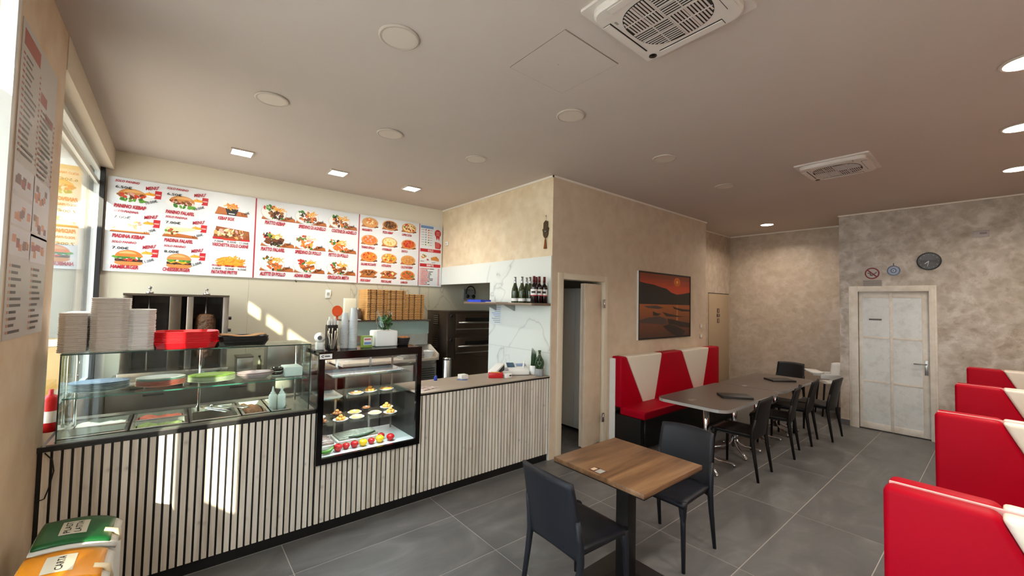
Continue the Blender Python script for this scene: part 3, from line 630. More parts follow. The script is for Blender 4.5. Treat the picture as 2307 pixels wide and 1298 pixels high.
# ------------------------------------------------------------------ pastry case let into the counter
PX0, PX1, PY0, PY1, PZ0, PZ1 = .850, 1.690, 3.262, 3.86, .518, 1.358
pc = thing('pastry_display_case', 'black framed glass pastry case let into the counter front', 'display case', (1.27, 3.56, PZ0))
fr = MB()
fr.box(PX0, PX0 + .042, PY0, PY0 + .03, PZ0, PZ1).box(PX1 - .042, PX1, PY0, PY0 + .03, PZ0, PZ1).box(PX0 + .042, PX1 - .042, PY0, PY0 + .03, PZ0, PZ0 + .045).box(PX0 + .042, PX1 - .042, PY0, PY0 + .03, PZ1 - .06, PZ1)
fr.build('front_frame', m_blackgl, pc)
MB().box(PX0, PX1, PY0 + .03, PY1, PZ1 - .035, PZ1).build('top_panel', m_blackgl, pc, bevel=.003)
MB().box(PX0, PX1, PY0 + .03, PY1, PZ0, PZ0 + .03).build('bottom_panel', m_black, pc)
MB().box(PX0, PX0 + .03, PY0 + .03, PY1, PZ0 + .03, .93).box(PX1 - .02, PX1, PY0 + .03, PY1, PZ0 + .03, .92).build('side_panel', m_black, pc)
MB().box(PX0 + .042, PX1 - .042, PY0 + .012, PY0 + .018, PZ0 + .045, PZ1 - .06).build('front_glass', m_glass, pc)
MB().box(PX0 + .008, PX0 + .014, PY0 + .03, PY1 - .01, .93, PZ1 - .035).build('side_glass', m_glass, pc)
MB().box(PX1 - .014, PX1 - .008, PY0 + .03, PY1 - .01, .92, PZ1 - .035).build('side_glass', m_glass, pc)
m_floorp = M('case_liner', '#cfd6d6', .3, .3)
MB().box(PX0 + .03, PX1 - .02, PY0 + .032, PY1 - .02, PZ0 + .03, PZ0 + .036).build('floor_liner', m_floorp, pc)
for x in (1.12, 1.42, PX0 + .06, PX1 - .06):
    MB().box(x - .008, x + .008, 3.74, 3.752, PZ0 + .036, PZ1 - .036).build('shelf_upright', m_steel, pc)
bd = MB().box(PX0 + .03, 1.265, PY1 - .02, PY1 - .015, PZ0 + .03, PZ1 - .035).build('sliding_door', m_glass, pc)
MB().box(1.255, PX1 - .02, PY1 - .012, PY1 - .007, PZ0 + .03, PZ1 - .035).build('sliding_door', m_glass, pc)
SH2, SH3, FLZ = .968, .770, PZ0 + .037
MB().box(1.10, PX1 - .04, 3.37, 3.73, SH2 - .006, SH2).build('glass_shelf', m_glassg, pc)
MB().box(PX0 + .05, PX1 - .04, 3.37, 3.73, SH3 - .006, SH3).build('glass_shelf', m_glassg, pc)
MB().box(PX0 + .05, 1.09, 3.42, 3.73, SH2 - .02, SH2 - .012).build('glass_shelf', m_glassg, pc)
MB().box(PX0 + .1, PX1 - .04, 3.37, 3.73, 1.128, 1.134).build('glass_shelf', m_glassg, pc)
ledm = M('case_led', '#ffffff', .5, emit=('#e9f6ff', 9.0))
MB().box(PX0 + .06, PX1 - .06, PY0 + .034, PY0 + .046, PZ1 - .044, PZ1 - .036).build('led_strip', ledm, pc)
l = lamp_light('case_lamp_light', (0, -.22, .78), .5, 8.0, 'RECTANGLE', (.88, .96, 1)); l.data.size_y = .03; l.parent = pc
l = lamp_light('case_lamp_light', (0, -.0, SH2 - PZ0 - .016), .6, 2.0, 'RECTANGLE', (.88, .96, 1)); l.data.size_y = .02; l.parent = pc
# name sticker on the top rail: white plate, dark swirl and a short word mark
sk = MB().box(PX0 + .002, PX0 + .09, PY0 - .002, PY0, PZ1 - .052, PZ1 - .016).build('sticker', m_wplas, pc)
mk = MB(); cx, cz = PX0 + .024, PZ1 - .033
mk.prism([(cx + math.cos(a) * .011, cz + math.sin(a) * .009) for a in [math.radians(20 + 300 * i / 12) for i in range(13)]] + [(cx + math.cos(a) * .006, cz + math.sin(a) * .004) for a in [math.radians(320 - 300 * i / 12) for i in range(13)]], PY0 - .003, PY0 - .002, 'y')
for i in range(6): mk.box(cx + .015 + i * .006, cx + .0195 + i * .006, PY0 - .003, PY0 - .002, cz - .005, cz + (.004 if i % 2 else .006))
mk.build('logo', M('logo_navy', '#23304a', .5), sk)
# trays, plates of pastries
def flat_tray(x0, x1, y0, y1, z, mat, label):
    m = MB(); h = .018
    v = [(x0 + .02, y0 + .02, z), (x1 - .02, y0 + .02, z), (x1 - .02, y1 - .02, z), (x0 + .02, y1 - .02, z), (x0, y0, z + h), (x1, y0, z + h), (x1, y1, z + h), (x0, y1, z + h)]
    m.add(v, [(0, 1, 2, 3), (0, 1, 5, 4), (1, 2, 6, 5), (2, 3, 7, 6), (3, 0, 4, 7)]); return m.build('serving_tray', mat, label=label, cat='tray', solid=.002)
m_silver = M('silver_foil_tray', '#d4dadb', .25, .9, bump=(35, .5, .01))
flat_tray(.97, 1.60, 3.385, 3.66, 1.137, m_silver, 'wide silver tray on the top shelf of the pastry case')
flat_tray(.91, 1.085, 3.43, 3.70, SH2 - .010, m_silver, 'short silver tray on the left middle shelf of the pastry case')
m_dish = M('dish_white', '#eceae2', .3); m_past = M('pastry_gold', '#c98f3a', .6, var=(45, .35)); m_pastd = M('pastry_brown', '#8f5a28', .6, var=(45, .4)); m_pale = M('pastry_pale', '#dcb873', .6, var=(40, .3)); m_darkd = M('dish_dark', '#2b211c', .4)
def pastry(x, y, z, r, kind, label, dish=None):
    t = thing('pastry_plate', label, 'dessert', (x, y, z), group='plates of pastries in the case')
    MB().lathe([(0, z + .001), (r * .5, z + .001), (r * .6, z + .004), (r, z + .016), (r * .98, z + .018), (r * .58, z + .008), (0, z + .006)], (x, y, 0), 22, ey=.85).build('plate', dish or m_dish, t)
    mt = {'g': m_past, 'b': m_pastd, 'p': m_pale}[kind[0]]
    if kind[1] == 'o':
        for k in range(6):
            a = k * PI / 3; q = r * .42 if k else 0
            MB().ball((x + math.cos(a) * r * .42, y + math.sin(a) * r * .38, z + .022), r * .27, 10, ez=.9).build('pastry_ball', mt, t)
        MB().ball((x, y, z + .04), r * .3, 10, ez=.9).build('pastry_ball', mt, t)
    else:
        MB().lathe([(0, z + .008), (r * .72, z + .008), (r * .76, z + .018), (r * .7, z + .028), (0, z + .030)], (x, y, 0), 18, ey=.85).build('flan', mt, t)
        MB().lathe([(0, z + .034), (r * .2, z + .032), (r * .24, z + .029)], (x, y, 0), 12).build('topping', m_dish, t)
pastry(1.190, 3.44, SH2 + .001, .062, 'bf', 'brown custard on a white dish, left on the upper pastry shelf')
pastry(1.318, 3.47, SH2 + .001, .064, 'go', 'heap of golden pastry balls on the upper pastry shelf')
pastry(1.462, 3.47, SH2 + .001, .066, 'gf', 'golden flan on a white dish, right on the upper pastry shelf')
pastry(.945, 3.60, SH3 + .001, .058, 'go', 'cut-off heap of pastries at the left end of the lower pastry shelf')
pastry(.935, 3.44, SH3 + .001, .050, 'bo', 'dark pastries in a brown dish at the front left of the lower shelf', m_darkd)
pastry(1.075, 3.44, SH3 + .001, .060, 'go', 'plate of golden pastry pieces in front on the lower shelf')
pastry(1.205, 3.44, SH3 + .001, .060, 'pf', 'pale pudding on a white dish in front on the lower shelf')
pastry(1.10, 3.62, SH3 + .001, .056, 'bo', 'dark dish of brown pastries behind the front golden plate', m_darkd)
pastry(1.24, 3.60, SH3 + .001, .058, 'gf', 'round golden flan in the middle of the lower shelf')
pastry(1.37, 3.68, SH3 + .001, .045, 'bf', 'small brown flan standing without rim at the back of the lower shelf', m_darkd)
pastry(1.372, 3.48, SH3 + .001, .058, 'pf', 'pale sugared dessert right of centre on the lower shelf')
pastry(1.535, 3.62, SH3 + .001, .060, 'go', 'mound of yellow pastry balls at the back right of the lower shelf')
pastry(1.49, 3.43, SH3 + .001, .058, 'go', 'plate of small golden pastries at the front right of the lower shelf')
# floor of the case: meat packs and vegetables
m_pack = M('wrapped_meat', '#c9b4b0', .25, var=(30, .35)); m_pack2 = M('wrapped_greens', '#b9bfae', .25, var=(30, .3))
for a, b_, c_, d_, mt, lb in ((.905, 1.06, 3.46, 3.72, m_pack, 'wrapped pink meat skewers at the left of the case floor'), (1.08, 1.44, 3.50, 3.72, m_pack2, 'long wrapped pack of striped meat skewers on the case floor')):
    t = thing('meat_pack', lb, 'food pack', ((a + b_) / 2, (c_ + d_) / 2, FLZ))
    MB().box(a, b_, c_, d_, FLZ, FLZ + .03).build('tray', m_wplas, t, bevel=.006)
    for k in range(5):
        y = c_ + .02 + k * (d_ - c_ - .04) / 4.4; MB().tube([(a + .015, y + .01, FLZ + .036), ((a + b_) / 2, y + .012, FLZ + .042), (b_ - .015, y + .012, FLZ + .036)], .012, 8).build('skewer', mt, t)
m_tom = M('tomato_red', '#b8161a', .22); m_tom2 = M('pepper_yellow', '#e6c21e', .25); m_grn = M('pepper_green', '#4e8a2c', .35); m_stem = M('stem_green', '#3f6a2a', .6); m_cuc = M('cucumber_green', '#233a22', .4)
def tomato(x, y, r, mt, label, cat):
    t = thing('tomato' if mt is m_tom else 'yellow_pepper', label, cat, (x, y, FLZ))
    MB().lathe([(0, FLZ), (r * .6, FLZ + r * .08), (r, FLZ + r * .8), (r * .9, FLZ + r * 1.3), (r * .45, FLZ + r * 1.62), (r * .15, FLZ + r * 1.55), (0, FLZ + r * 1.48)], (x, y, 0), 16).build('fruit', mt, t)
    MB().tube([(x, y, FLZ + r * 1.48), (x + .004, y - .004, FLZ + r * 1.78)], .003, 6).build('stem', m_stem, t)
for x, y, r, mt, lb in [(1.045, 3.385, .034, m_tom, 'red tomato, leftmost in the row of vegetables'), (1.113, 3.40, .029, m_tom, 'red tomato, second from the green pepper'), (1.178, 3.395, .032, m_tom, 'red tomato left of the first yellow pepper'), (1.247, 3.39, .033, m_tom2, 'yellow pepper between two red tomatoes'), (1.318, 3.40, .029, m_tom, 'red tomato between the two yellow peppers'), (1.388, 3.395, .035, m_tom2, 'yellow pepper nearer the right end of the row'), (1.432, 3.475, .030, m_tom, 'red tomato set back behind the right yellow pepper'), (1.480, 3.39, .034, m_tom, 'red tomato at the right end of the row')]:
    tomato(x, y, r, mt, lb, 'vegetable')
t = thing('green_pepper', 'long curved green pepper at the left front of the case floor', 'vegetable', (.955, 3.37, FLZ))
MB().tube([(.905, 3.37, FLZ + .02), (.94, 3.36, FLZ + .018), (.98, 3.365, FLZ + .022), (1.008, 3.375, FLZ + .045)], [.007, .015, .016, .006], 10).build('fruit', m_grn, t)
MB().tube([(1.008, 3.375, FLZ + .045), (1.012, 3.377, FLZ + .06)], .003, 6).build('stem', m_stem, t)
MB().tube([(1.15, 3.455, FLZ + .07), (1.22, 3.452, FLZ + .062), (1.30, 3.455, FLZ + .066), (1.37, 3.46, FLZ + .08)], [.006, .014, .014, .006], 10).build('cucumber', m_cuc, label='dark green cucumber lying behind the row of tomatoes', cat='vegetable')

# ------------------------------------------------------------------ things on top of the pastry case
CZ = PZ1 + .001
t = thing('camera', 'white ball-headed indoor camera with a black lens on the pastry case', 'camera', (.885, 3.42, CZ))
MB().box(.86, .915, 3.395, 3.445, CZ, CZ + .06).build('base', m_wplas, t, bevel=.008)
MB().ball((.887, 3.415, CZ + .095), .040, 20).build('head', m_wplas, t)
MB().tube([(.877, 3.378, CZ + .096), (.874, 3.369, CZ + .096)], [.017, .015], 16).build('lens', m_blackgl, t)
m_straw = M('paper_white', '#eceae4', .7); m_cutl = M('wooden_cutlery_pale', '#e2d6bf', .6)
t = thing('cutlery_glass', 'clear tumbler full of pale disposable forks on the pastry case', 'cutlery', (.962, 3.345, CZ))
MB().lathe([(.026, CZ), (.034, CZ + .085), (.032, CZ + .085), (.024, CZ + .006), (0, CZ + .006)], (.962, 3.345, 0), 18).build('tumbler', m_glass, t)
for k in range(9):
    a = k * .7; r0, r1 = .010, .034
    x, y = .962 + math.cos(a) * r0, 3.345 + math.sin(a) * r0; x2, y2 = .962 + math.cos(a) * r1, 3.345 + math.sin(a) * r1; h_ = .13 + .02 * (k % 3)
    MB().tube([(x, y, CZ + .01), (x2, y2, CZ + h_ * .8), (x2 + .002, y2, CZ + h_)], [.004, .004, .010], 6, flat=.4).build('fork', m_cutl, t)
t = thing('straw_holder', 'black holder packed with white paper straw sachets behind the forks', 'holder', (.985, 3.47, CZ))
MB().box(.948, 1.028, 3.44, 3.50, CZ, CZ + .19).build('holder', m_black, t, bevel=.004)
for k in range(7):
    x = .953 + k * .0115; MB().box(x, x + .010, 3.448 + (k % 2) * .012, 3.468 + (k % 2) * .012, CZ + .19, CZ + .225 + .03 * ((k * 5) % 3) / 2).build('straw', m_straw, t)
m_cup = M('clear_cup_plastic', '#e9eeee', .2, alpha=.62)
def cup_stack(x, y, n, r, step, h, lab, grp):
    base = MB().lathe([(0, h), (r * .74, h), (r * .74, h - .002), (r * .98, .004), (r * 1.04, .003), (r * 1.04, 0), (r * .96, 0), (r * .72, h - .004), (0, h - .004)], (0, 0, 0), 18).build('plastic_cup', m_cup)
    for k in range(n):
        o = base if k == 0 else base.copy()
        if k: COL.objects.link(o)
        o.location = (x, y, CZ + k * step); tag(o, lab.format(ORD[k]), 'cup', grp)
cup_stack(1.150, 3.44, 19, .033, .0125, .105, 'clear plastic cup, {} from the bottom of the right tall stack', 'right tall cup stack')
cup_stack(1.090, 3.47, 16, .031, .0125, .10, 'clear plastic cup, {} from the bottom of the left shorter stack', 'left shorter cup stack')
t = thing('orange_paddle', 'round orange plastic scoop standing among the cup stacks', 'utensil', (1.045, 3.53, CZ))
MB().prism([(1.045 + math.cos(a) * .042, CZ + .30 + math.sin(a) * .046) for a in [2 * PI * i / 20 for i in range(20)]], 3.528, 3.534, 'y').build('blade', M('orange_plastic', '#f0581e', .4), t)
MB().box(1.037, 1.053, 3.528, 3.534, CZ, CZ + .26).build('handle', MATS['orange_plastic'], t)
t = thing('sachet_box', 'green and white carton with red lettering between cups and napkins', 'carton', (1.262, 3.43, CZ))
MB().box(1.222, 1.302, 3.41, 3.46, CZ, CZ + .095).build('box', M('carton_green', '#8fb24c', .5), t)
lb = MB().box(1.229, 1.297, 3.4085, 3.41, CZ + .02, CZ + .085).build('label_panel', m_wplas, t)
mm = MB()
for i in range(5): mm.box(1.237 + i * .0105, 1.245 + i * .0105, 3.4075, 3.4085, CZ + .062, CZ + .074)
mm.build('lettering', M('print_red', '#c0202a', .5), lb)
MB().box(1.233, 1.292, 3.4075, 3.4085, CZ + .025, CZ + .045).build('stripe', M('print_blue', '#6f95c8', .5), lb)
m_napk = M('napkin_bright', '#f1f3f0', .8, bump=(60, .2, .004))
MB().box(1.33, 1.525, 3.40, 3.56, CZ, CZ + .135).build('napkin_block', m_napk, bevel=.012, seg=3, label='square white block of paper napkins under the basil bag', cat='napkins')
# basil in a clear bag
t = thing('basil_bag', 'bunch of green basil in a clear plastic bag on the napkins', 'herb', (1.43, 3.47, CZ + .136))
BZ = CZ + .137
m_leaf = M('basil_leaf', '#2f5a26', .5, var=(20, .3)); m_leaf2 = M('basil_leaf_light', '#5f9a3c', .5)
random.seed(3)
for k in range(46):
    a = random.uniform(0, 6.28); rr = random.uniform(0, .050); zz = BZ + random.uniform(.02, .125); x, y = 1.425 + math.cos(a) * rr * 1.15, 3.475 + math.sin(a) * rr
    s = random.uniform(.022, .034); q = Euler((random.uniform(-1.2, 1.2), random.uniform(-1.2, 1.2), random.uniform(0, 6)))
    lf_ = MB(); vs = []
    for i in range(8):
        b_ = 2 * PI * i / 8; v = Vector((math.cos(b_) * s, math.sin(b_) * s * .62, .006 * math.cos(2 * b_))); v.rotate(q); vs.append((x + v.x, y + v.y, max(BZ + .002, zz + v.z)))
    c_ = Vector((0, 0, .006)); c_.rotate(q); vs.append((x + c_.x, y + c_.y, max(BZ + .004, zz + c_.z)))
    lf_.add(vs, [(i, (i + 1) % 8, 8) for i in range(8)]).build('leaf', m_leaf if k % 6 else m_leaf2, t, solid=.001)
MB().tube([(1.425, 3.475, BZ), (1.425, 3.475, BZ + .07)], .006, 6).build('stalk', m_stem, t)
m_film = glass('thin_plastic_film', (.97, .98, .98, 1), .7)
bg = MB(); bg.grid(lambda u, w: (1.425 + math.cos(u * 2 * PI) * (.055 + .012 * w + .004 * math.sin(u * 25 + w * 5)) * (1 + .15 * w), 3.475 + math.sin(u * 2 * PI) * (.05 + .006 * math.sin(u * 18)) * (1 - .55 * w), BZ + .002 + w * (.17 + .02 * math.sin(u * 12))), 28, 7, closeu=True)
bg.build('bag', m_film, t, solid=.0006)
# bread basket
t = thing('bread_basket', 'dark woven oval basket of bread rolls beside the napkins', 'basket', (1.60, 3.46, CZ))
m_bask = M('basket_weave_dark', '#2e2b2d', .7, bump=(120, .6, .01))
MB().lathe([(0, CZ), (.045, CZ), (.062, CZ + .06), (.066, CZ + .066), (.058, CZ + .062), (.042, CZ + .008), (0, CZ + .008)], (1.60, 3.46, 0), 24, ex=1.0, ey=.75).build('basket', m_bask, t)
for k in range(4):
    ring = [(1.60 + math.cos(a) * (.047 + .0044 * k * 1.0 + .003), 3.46 + math.sin(a) * (.047 + .0044 * k + .003) * .75, CZ + .010 + k * .014) for a in [2 * PI * i / 20 for i in range(21)]]
    MB().tube(ring, .0035, 6, caps=False).build('weave_band', m_bask, t)
for x, y in ((1.575, 3.455), (1.61, 3.47), (1.628, 3.445), (1.595, 3.44)):
    MB().ball((x, y, CZ + .066), .021, 10, ez=.7).build('bread_roll', M('bread_crust', '#b9793f', .6, var=(30, .25)), t)
# ------------------------------------------------------------------ kitchen along the back wall
m_bench = M('bench_dark_steel', '#57514a', .35, .6, var=(5, .1))
bt = thing('kitchen_workbench', 'long steel workbench along the back wall behind the display case', 'workbench', (.45, 5.45, 0))
MB().box(-.45, 1.55, 5.10, 5.78, .90, .94).build('top', m_steel, bt, bevel=.003)
for k in range(3):
    x = -.44 + k * .665; d_ = MB().box(x, x + .655, 5.11, 5.13, .12, .88).build('door', m_bench, bt, bevel=.003)
    MB().box(x + .25, x + .40, 5.095, 5.11, .82, .835).build('handle', m_black, d_)
MB().box(-.45, 1.55, 5.13, 5.78, .1, .90).build('carcass', m_steeld, bt)
# kebab grill with two bays
kg = thing('kebab_grill', 'double upright kebab grill in dark steel on the workbench', 'grill', (.03, 5.5, .941))
GX0, GX1, GZ0, GZ1 = -.375, .455, .941, 1.775
m_brick = M('burner_dark', '#17110e', .7, var=(14, .4))
MB().box(GX0, GX1, 5.52, 5.60, 1.02, GZ1 - .01).build('back_panel', m_black, kg)
MB().box(GX0 - .01, GX1 + .01, 5.24, 5.62, GZ0, 1.02).build('drip_tray', m_steel, kg, bevel=.006)
MB().box(GX0, GX1, 5.30, 5.60, GZ1 - .02, GZ1).build('roof_plate', m_steeld, kg)
for x0, x1, mt in ((GX0, GX0 + .07, m_steeld), (-.035, .06, m_steeld), (.10, .155, m_steel), (GX1 - .055, GX1, m_steel)):
    MB().prism([(x0, 5.30), (x1, 5.30), (x1, 5.53), (x0, 5.53)], 1.02, GZ1 - .02).build('side_panel', mt, kg, bevel=.008)
for x0, x1 in ((GX0 + .11, -.05), (.165, .39)):
    for k in range(4): MB().box(x0, x1, 5.505, 5.52, 1.08 + k * .16, 1.20 + k * .16).build('burner', m_brick, kg)
for z in (1.40, 1.53, 1.26): MB().cyl((GX1, 5.36, z), (GX1 + .03, 5.36, z), .018, n=12).build('knob', m_black, kg)
for x in (-.19, .262):
    MB().cyl((x, 5.40, 1.02), (x, 5.40, 1.825), .010, n=10).ball((x, 5.40, 1.835), .016, 10).cyl((x, 5.40, GZ1), (x, 5.40, GZ1 + .02), .03, n=12).build('spit', m_steel, kg)
m_keb = M('roast_meat', '#55361a', .6, var=(22, .5), bump=(28, 1.0, .03))
ml = MB(); pr_ = [(.0, 1.12), (.07, 1.12), (.088, 1.25), (.092, 1.4), (.090, 1.52), (.078, 1.565), (.045, 1.578), (.0, 1.58)]
random.seed(5)
prof2 = []
for (r0, z0), (r1, z1) in zip(pr_, pr_[1:]):
    n_ = max(1, int((z1 - z0) / .022))
    for i in range(n_): q = i / n_; prof2.append((r0 + (r1 - r0) * q + (random.uniform(-.004, .004) if r0 > .03 else 0), z0 + (z1 - z0) * q))
prof2.append((0, 1.58)); ml.lathe(prof2, (.262, 5.40, 0), 24).build('kebab_meat', m_keb, label='browned cone of kebab meat on the right spit', cat='meat')
# things seen through the display case on the bench
for x, w, h_, lb in ((.62, .15, .16, 'low steel container on the workbench left of the tall one'), (1.0, .34, .30, 'tall steel box on the workbench behind the case')):
    t = thing('steel_container', lb, 'container', (x, 5.40, .941)); MB().box(x - w / 2, x + w / 2, 5.28, 5.52, .941, .941 + h_).build('body', m_steel, t, bevel=.006); MB().box(x - w / 2 - .004, x + w / 2 + .004, 5.276, 5.524, .941 + h_, .945 + h_ + .008).build('lid', m_steeld, t, bevel=.002)
t = thing('spray_bottle', 'small bottle on the workbench between the steel containers', 'bottle', (.765, 5.36, .941)); MB().lathe([(.02, .941), (.022, .95), (.022, 1.05), (.010, 1.075), (.010, 1.09), (0, 1.09)], (.765, 5.36, 0), 14).build('body', M('olive_bottle', '#5d5f45', .3), t); MB().cyl((.765, 5.36, 1.09), (.765, 5.36, 1.11), .012, n=10).build('cap', m_black, t)
MB().box(-.19, .09, 5.21, 5.24, .86, .861).build('towel_rail', m_steel, bt)
t = thing('glass_bowl', 'large clear bowl on the workbench under the kebab grill', 'bowl', (.30, 5.17, .941)); MB().lathe([(0, .941), (.04, .941), (.11, 1.02), (.105, 1.02), (.036, .947), (0, .947)], (.30, 5.17, 0), 24).build('body', m_glassg, t)
# pizza prep counter
pp = thing('pizza_prep_counter', 'refrigerated pizza preparation counter with stone top on the back wall', 'counter', (2.2, 5.4, 0))
m_stone = M('prep_stone', '#c9bcaa', .4, var=(8, .1))
MB().box(1.60, 2.86, 5.08, 5.78, .1, .94).build('carcass', m_steeld, pp)
MB().box(1.58, 2.88, 5.05, 5.78, .945, .985).build('stone_top', m_stone, pp, bevel=.004)
MB().prism([(5.05, .986), (5.05, 1.03), (5.30, 1.14), (5.77, 1.14), (5.77, .986)], 2.855, 2.88, 'x').build('side_upstand', m_stone, pp)
MB().box(1.58, 2.855, 5.75, 5.78, .986, 1.14).build('back_upstand', m_stone, pp)
for x0, x1 in ((1.62, 2.05), (2.07, 2.50)): MB().box(x0, x1, 5.06, 5.08, .14, .9).build('door', m_steel, pp, bevel=.003)
vg = MB().box(2.53, 2.85, 5.06, 5.08, .14, .9).build('motor_panel', m_steeld, pp)
for k in range(12): MB().box(2.56, 2.82, 5.055, 5.06, .50 + k * .03, .515 + k * .03).build('vent_slat', m_black, vg)
gd = thing('ingredient_display', 'glass fronted ingredient display carrying the pizza boxes', 'display case', (2.3, 5.45, .986))
m_teal = M('smoked_glass', '#8fa39c', .15, alpha=.8)
MB().box(1.72, 2.83, 5.28, 5.285, 1.30, 1.475).build('front_glass', m_teal, gd); MB().box(1.70, 2.85, 5.26, 5.74, 1.477, 1.497).build('top_board', m_steeld, gd); MB().box(1.72, 2.83, 5.30, 5.74, 1.145, 1.30).build('cabinet', m_steel, gd)
for x in (1.73, 2.82): MB().cyl((x, 5.31, 1.30), (x, 5.31, 1.477), .008, n=8).build('post', m_chrome, gd)
for k, (x, w) in enumerate(((2.50, .30), (2.515, .28), (2.50, .29), (2.51, .26))):
    MB().box(x - w / 2, x + w / 2, 5.05, 5.255, .9865 + k * .030 + (.16 if False else 0), .9865 + k * .030 + .026).build('dough_tray', M('dough_tray_grey', '#9a9286', .5), bevel=.004, label='flat grey dough tray, %s up in the stack on the prep counter' % ORD[k], cat='tray', group='dough trays')
t = MB(); t.add([(2.60, 5.07, .987), (2.78, 5.07, .987), (2.78, 5.22, .987), (2.60, 5.22, .987), (2.585, 5.055, 1.07), (2.80, 5.055, 1.07), (2.80, 5.235, 1.07), (2.585, 5.235, 1.07)], [(0, 1, 2, 3), (0, 1, 5, 4), (1, 2, 6, 5), (2, 3, 7, 6), (3, 0, 4, 7)])
for o_ in list(t.v): pass
t.build('food_tub', m_wplas, label='white plastic tub at the front of the pizza prep counter', cat='tub', solid=.003).location.z += .001
# pizza boxes
m_kraft = M('pizza_box_kraft', '#d09a58', .75, var=(9, .12)); m_kraftd = M('pizza_box_side', '#8a5f3a', .8); m_hole_gap = M('box_hole_and_gap', '#2a160c', .9); m_prt = M('box_print', '#a8632e', .8)
def pizza_box(w):
    m = MB(); d, h_ = .33, .0235
    m.box(-w / 2, w / 2, -d / 2, d / 2, 0, h_ * .94, 0)
    for x in (-w * .34, w * .34, -w * .05):
        m.prism([(x + math.cos(a) * .0085, h_ * .5 + math.sin(a) * .0085) for a in [2 * PI * i / 8 for i in range(8)]], -d / 2 - .0006, -d / 2 - .0002, 'y', 1)
    for i in range(7):
        x = -w * .42 + i * w * .14; m.prism([(x - .008, h_ * .3), (x + .000, h_ * .3), (x + .009, h_ * .72), (x + .002, h_ * .72)], -d / 2 - .0004, -d / 2 - .0001, 'y', 2)
    m.box(-w / 2 - .0005, w / 2 + .0005, -d / 2 - .0006, -d / 2, 0, .0044, 1)  # dark strip painted as the shade in the gap under each box
    return m.build('pizza_box', [m_kraft, m_hole_gap, m_prt])
for x, w, n, lb in ((2.062, .262, 17, 'brown pizza box, {} from the bottom of the left stack'), (2.332, .262, 17, 'brown pizza box, {} from the bottom of the middle stack'), (2.605, .275, 15, 'brown pizza box, {} from the bottom of the lower right stack')):
    stack_of(pizza_box(w), n, x, 5.44, 1.498, .0237, .0012, lb, None, 'pizza boxes', 'pizza box')
t = thing('storage_jar', 'dark lidded jar standing left of the pizza boxes', 'jar', (1.865, 5.42, 1.498)); MB().lathe([(.045, 1.498), (.052, 1.51), (.052, 1.60), (.04, 1.62)], (1.865, 5.42, 0), 18).build('body', M('jar_glass_brown', '#6d6258', .2), t); MB().lathe([(.044, 1.62), (.044, 1.645), (0, 1.65)], (1.865, 5.42, 0), 18).build('lid', m_steel, t)
MB().box(1.75, 1.86, 5.28, 5.40, 1.498, 1.506).build('paper_slip', m_wplas, label='white slip lying at the left end of the display top', cat='paper')
MB().box(1.655, 1.795, 5.30, 5.36, 1.498, 1.775).build('cream_carton', M('cream_card', '#e6dcc0', .7), bevel=.003, label='tall cream carton standing behind the cup stacks', cat='carton')
# deck oven
ov = thing('pizza_oven', 'two-deck brown steel pizza oven beyond the wall opening', 'oven', (3.6, 5.45, .55))
m_ov = M('oven_bronze', '#5a4d43', .32, .85, var=(4, .12)); m_ovd = M('oven_dark', '#241d19', .4, .5)
MB().box(3.06, 4.15, 5.16, 5.76, .62, 1.625).build('body', m_ov, ov, bevel=.006)
for z in (1.29, .94):
    d_ = MB().box(3.20, 4.13, 5.135, 5.16, z, z + .29).build('deck_door', m_ov, ov, bevel=.004)
    MB().box(3.36, 3.95, 5.131, 5.135, z + .185, z + .235).build('window', m_blackgl, d_)
    MB().cyl((3.22, 5.10, z + .165), (4.12, 5.10, z + .165), .011, n=10).box(3.24, 3.26, 5.10, 5.135, z + .158, z + .172).box(4.06, 4.08, 5.10, 5.135, z + .158, z + .172).build('handle', m_steel, d_)
    MB().box(3.20, 4.13, 5.128, 5.135, z + .06, z + .075).build('trim_line', m_steel, d_)
    MB().cyl((3.125, 5.155, z + .26), (3.125, 5.13, z + .26), .022, n=14).build('knob', m_black, ov)
    MB().box(3.08, 3.185, 5.148, 5.159, z - .02, z + .33).build('control_panel', m_steeld, ov)
    vp = MB().box(3.054, 3.06, 5.40, 5.56, z + .12, z + .28).build('vent_panel', m_ovd, ov)
    for k in range(5): MB().box(3.050, 3.054, 5.41, 5.55, z + .13 + k * .03, z + .148 + k * .03).build('louvre', m_steel, vp)
MB().box(3.06, 4.15, 5.16, 5.76, .55, .62).build('plinth', m_ovd, ov)
for x in (3.12, 4.08):
    for y in (5.22, 5.70): MB().box(x - .03, x + .03, y - .03, y + .03, 0, .55).build('leg', m_ovd, ov)
t = thing('steel_cylinder_bin', 'slim polished steel cylinder standing before the oven', 'bin', (2.935, 4.92, 0)); MB().lathe([(.055, 0), (.058, .01), (.058, .955), (.055, .96)], (2.935, 4.92, 0), 22).build('body', m_steel, t); MB().lathe([(.060, .962), (.060, .985), (.04, .995), (0, 1.0)], (2.935, 4.92, 0), 22).build('lid', m_chrome, t)
t = thing('light_switch', 'white wall socket plate on the marble wall left of the pizza boxes', 'switch', (1.585, 5.787, 1.80)); MB().box(1.552, 1.618, 5.778, 5.789, 1.775, 1.885).build('plate', m_wplas, t, bevel=.003); MB().box(1.568, 1.602, 5.775, 5.778, 1.81, 1.85).build('rocker', M('socket_grey', '#b0aca2', .4), t)
MB().tube([(2.92, 5.782, 2.0), (2.915, 5.78, 1.8), (2.90, 5.78, 1.5), (2.90, 5.78, 1.2)], .008, 8).build('wall_cable', M('cable_grey', '#8d8a84', .5), label='grey cable running down the wall right of the pizza boxes', cat='cable')
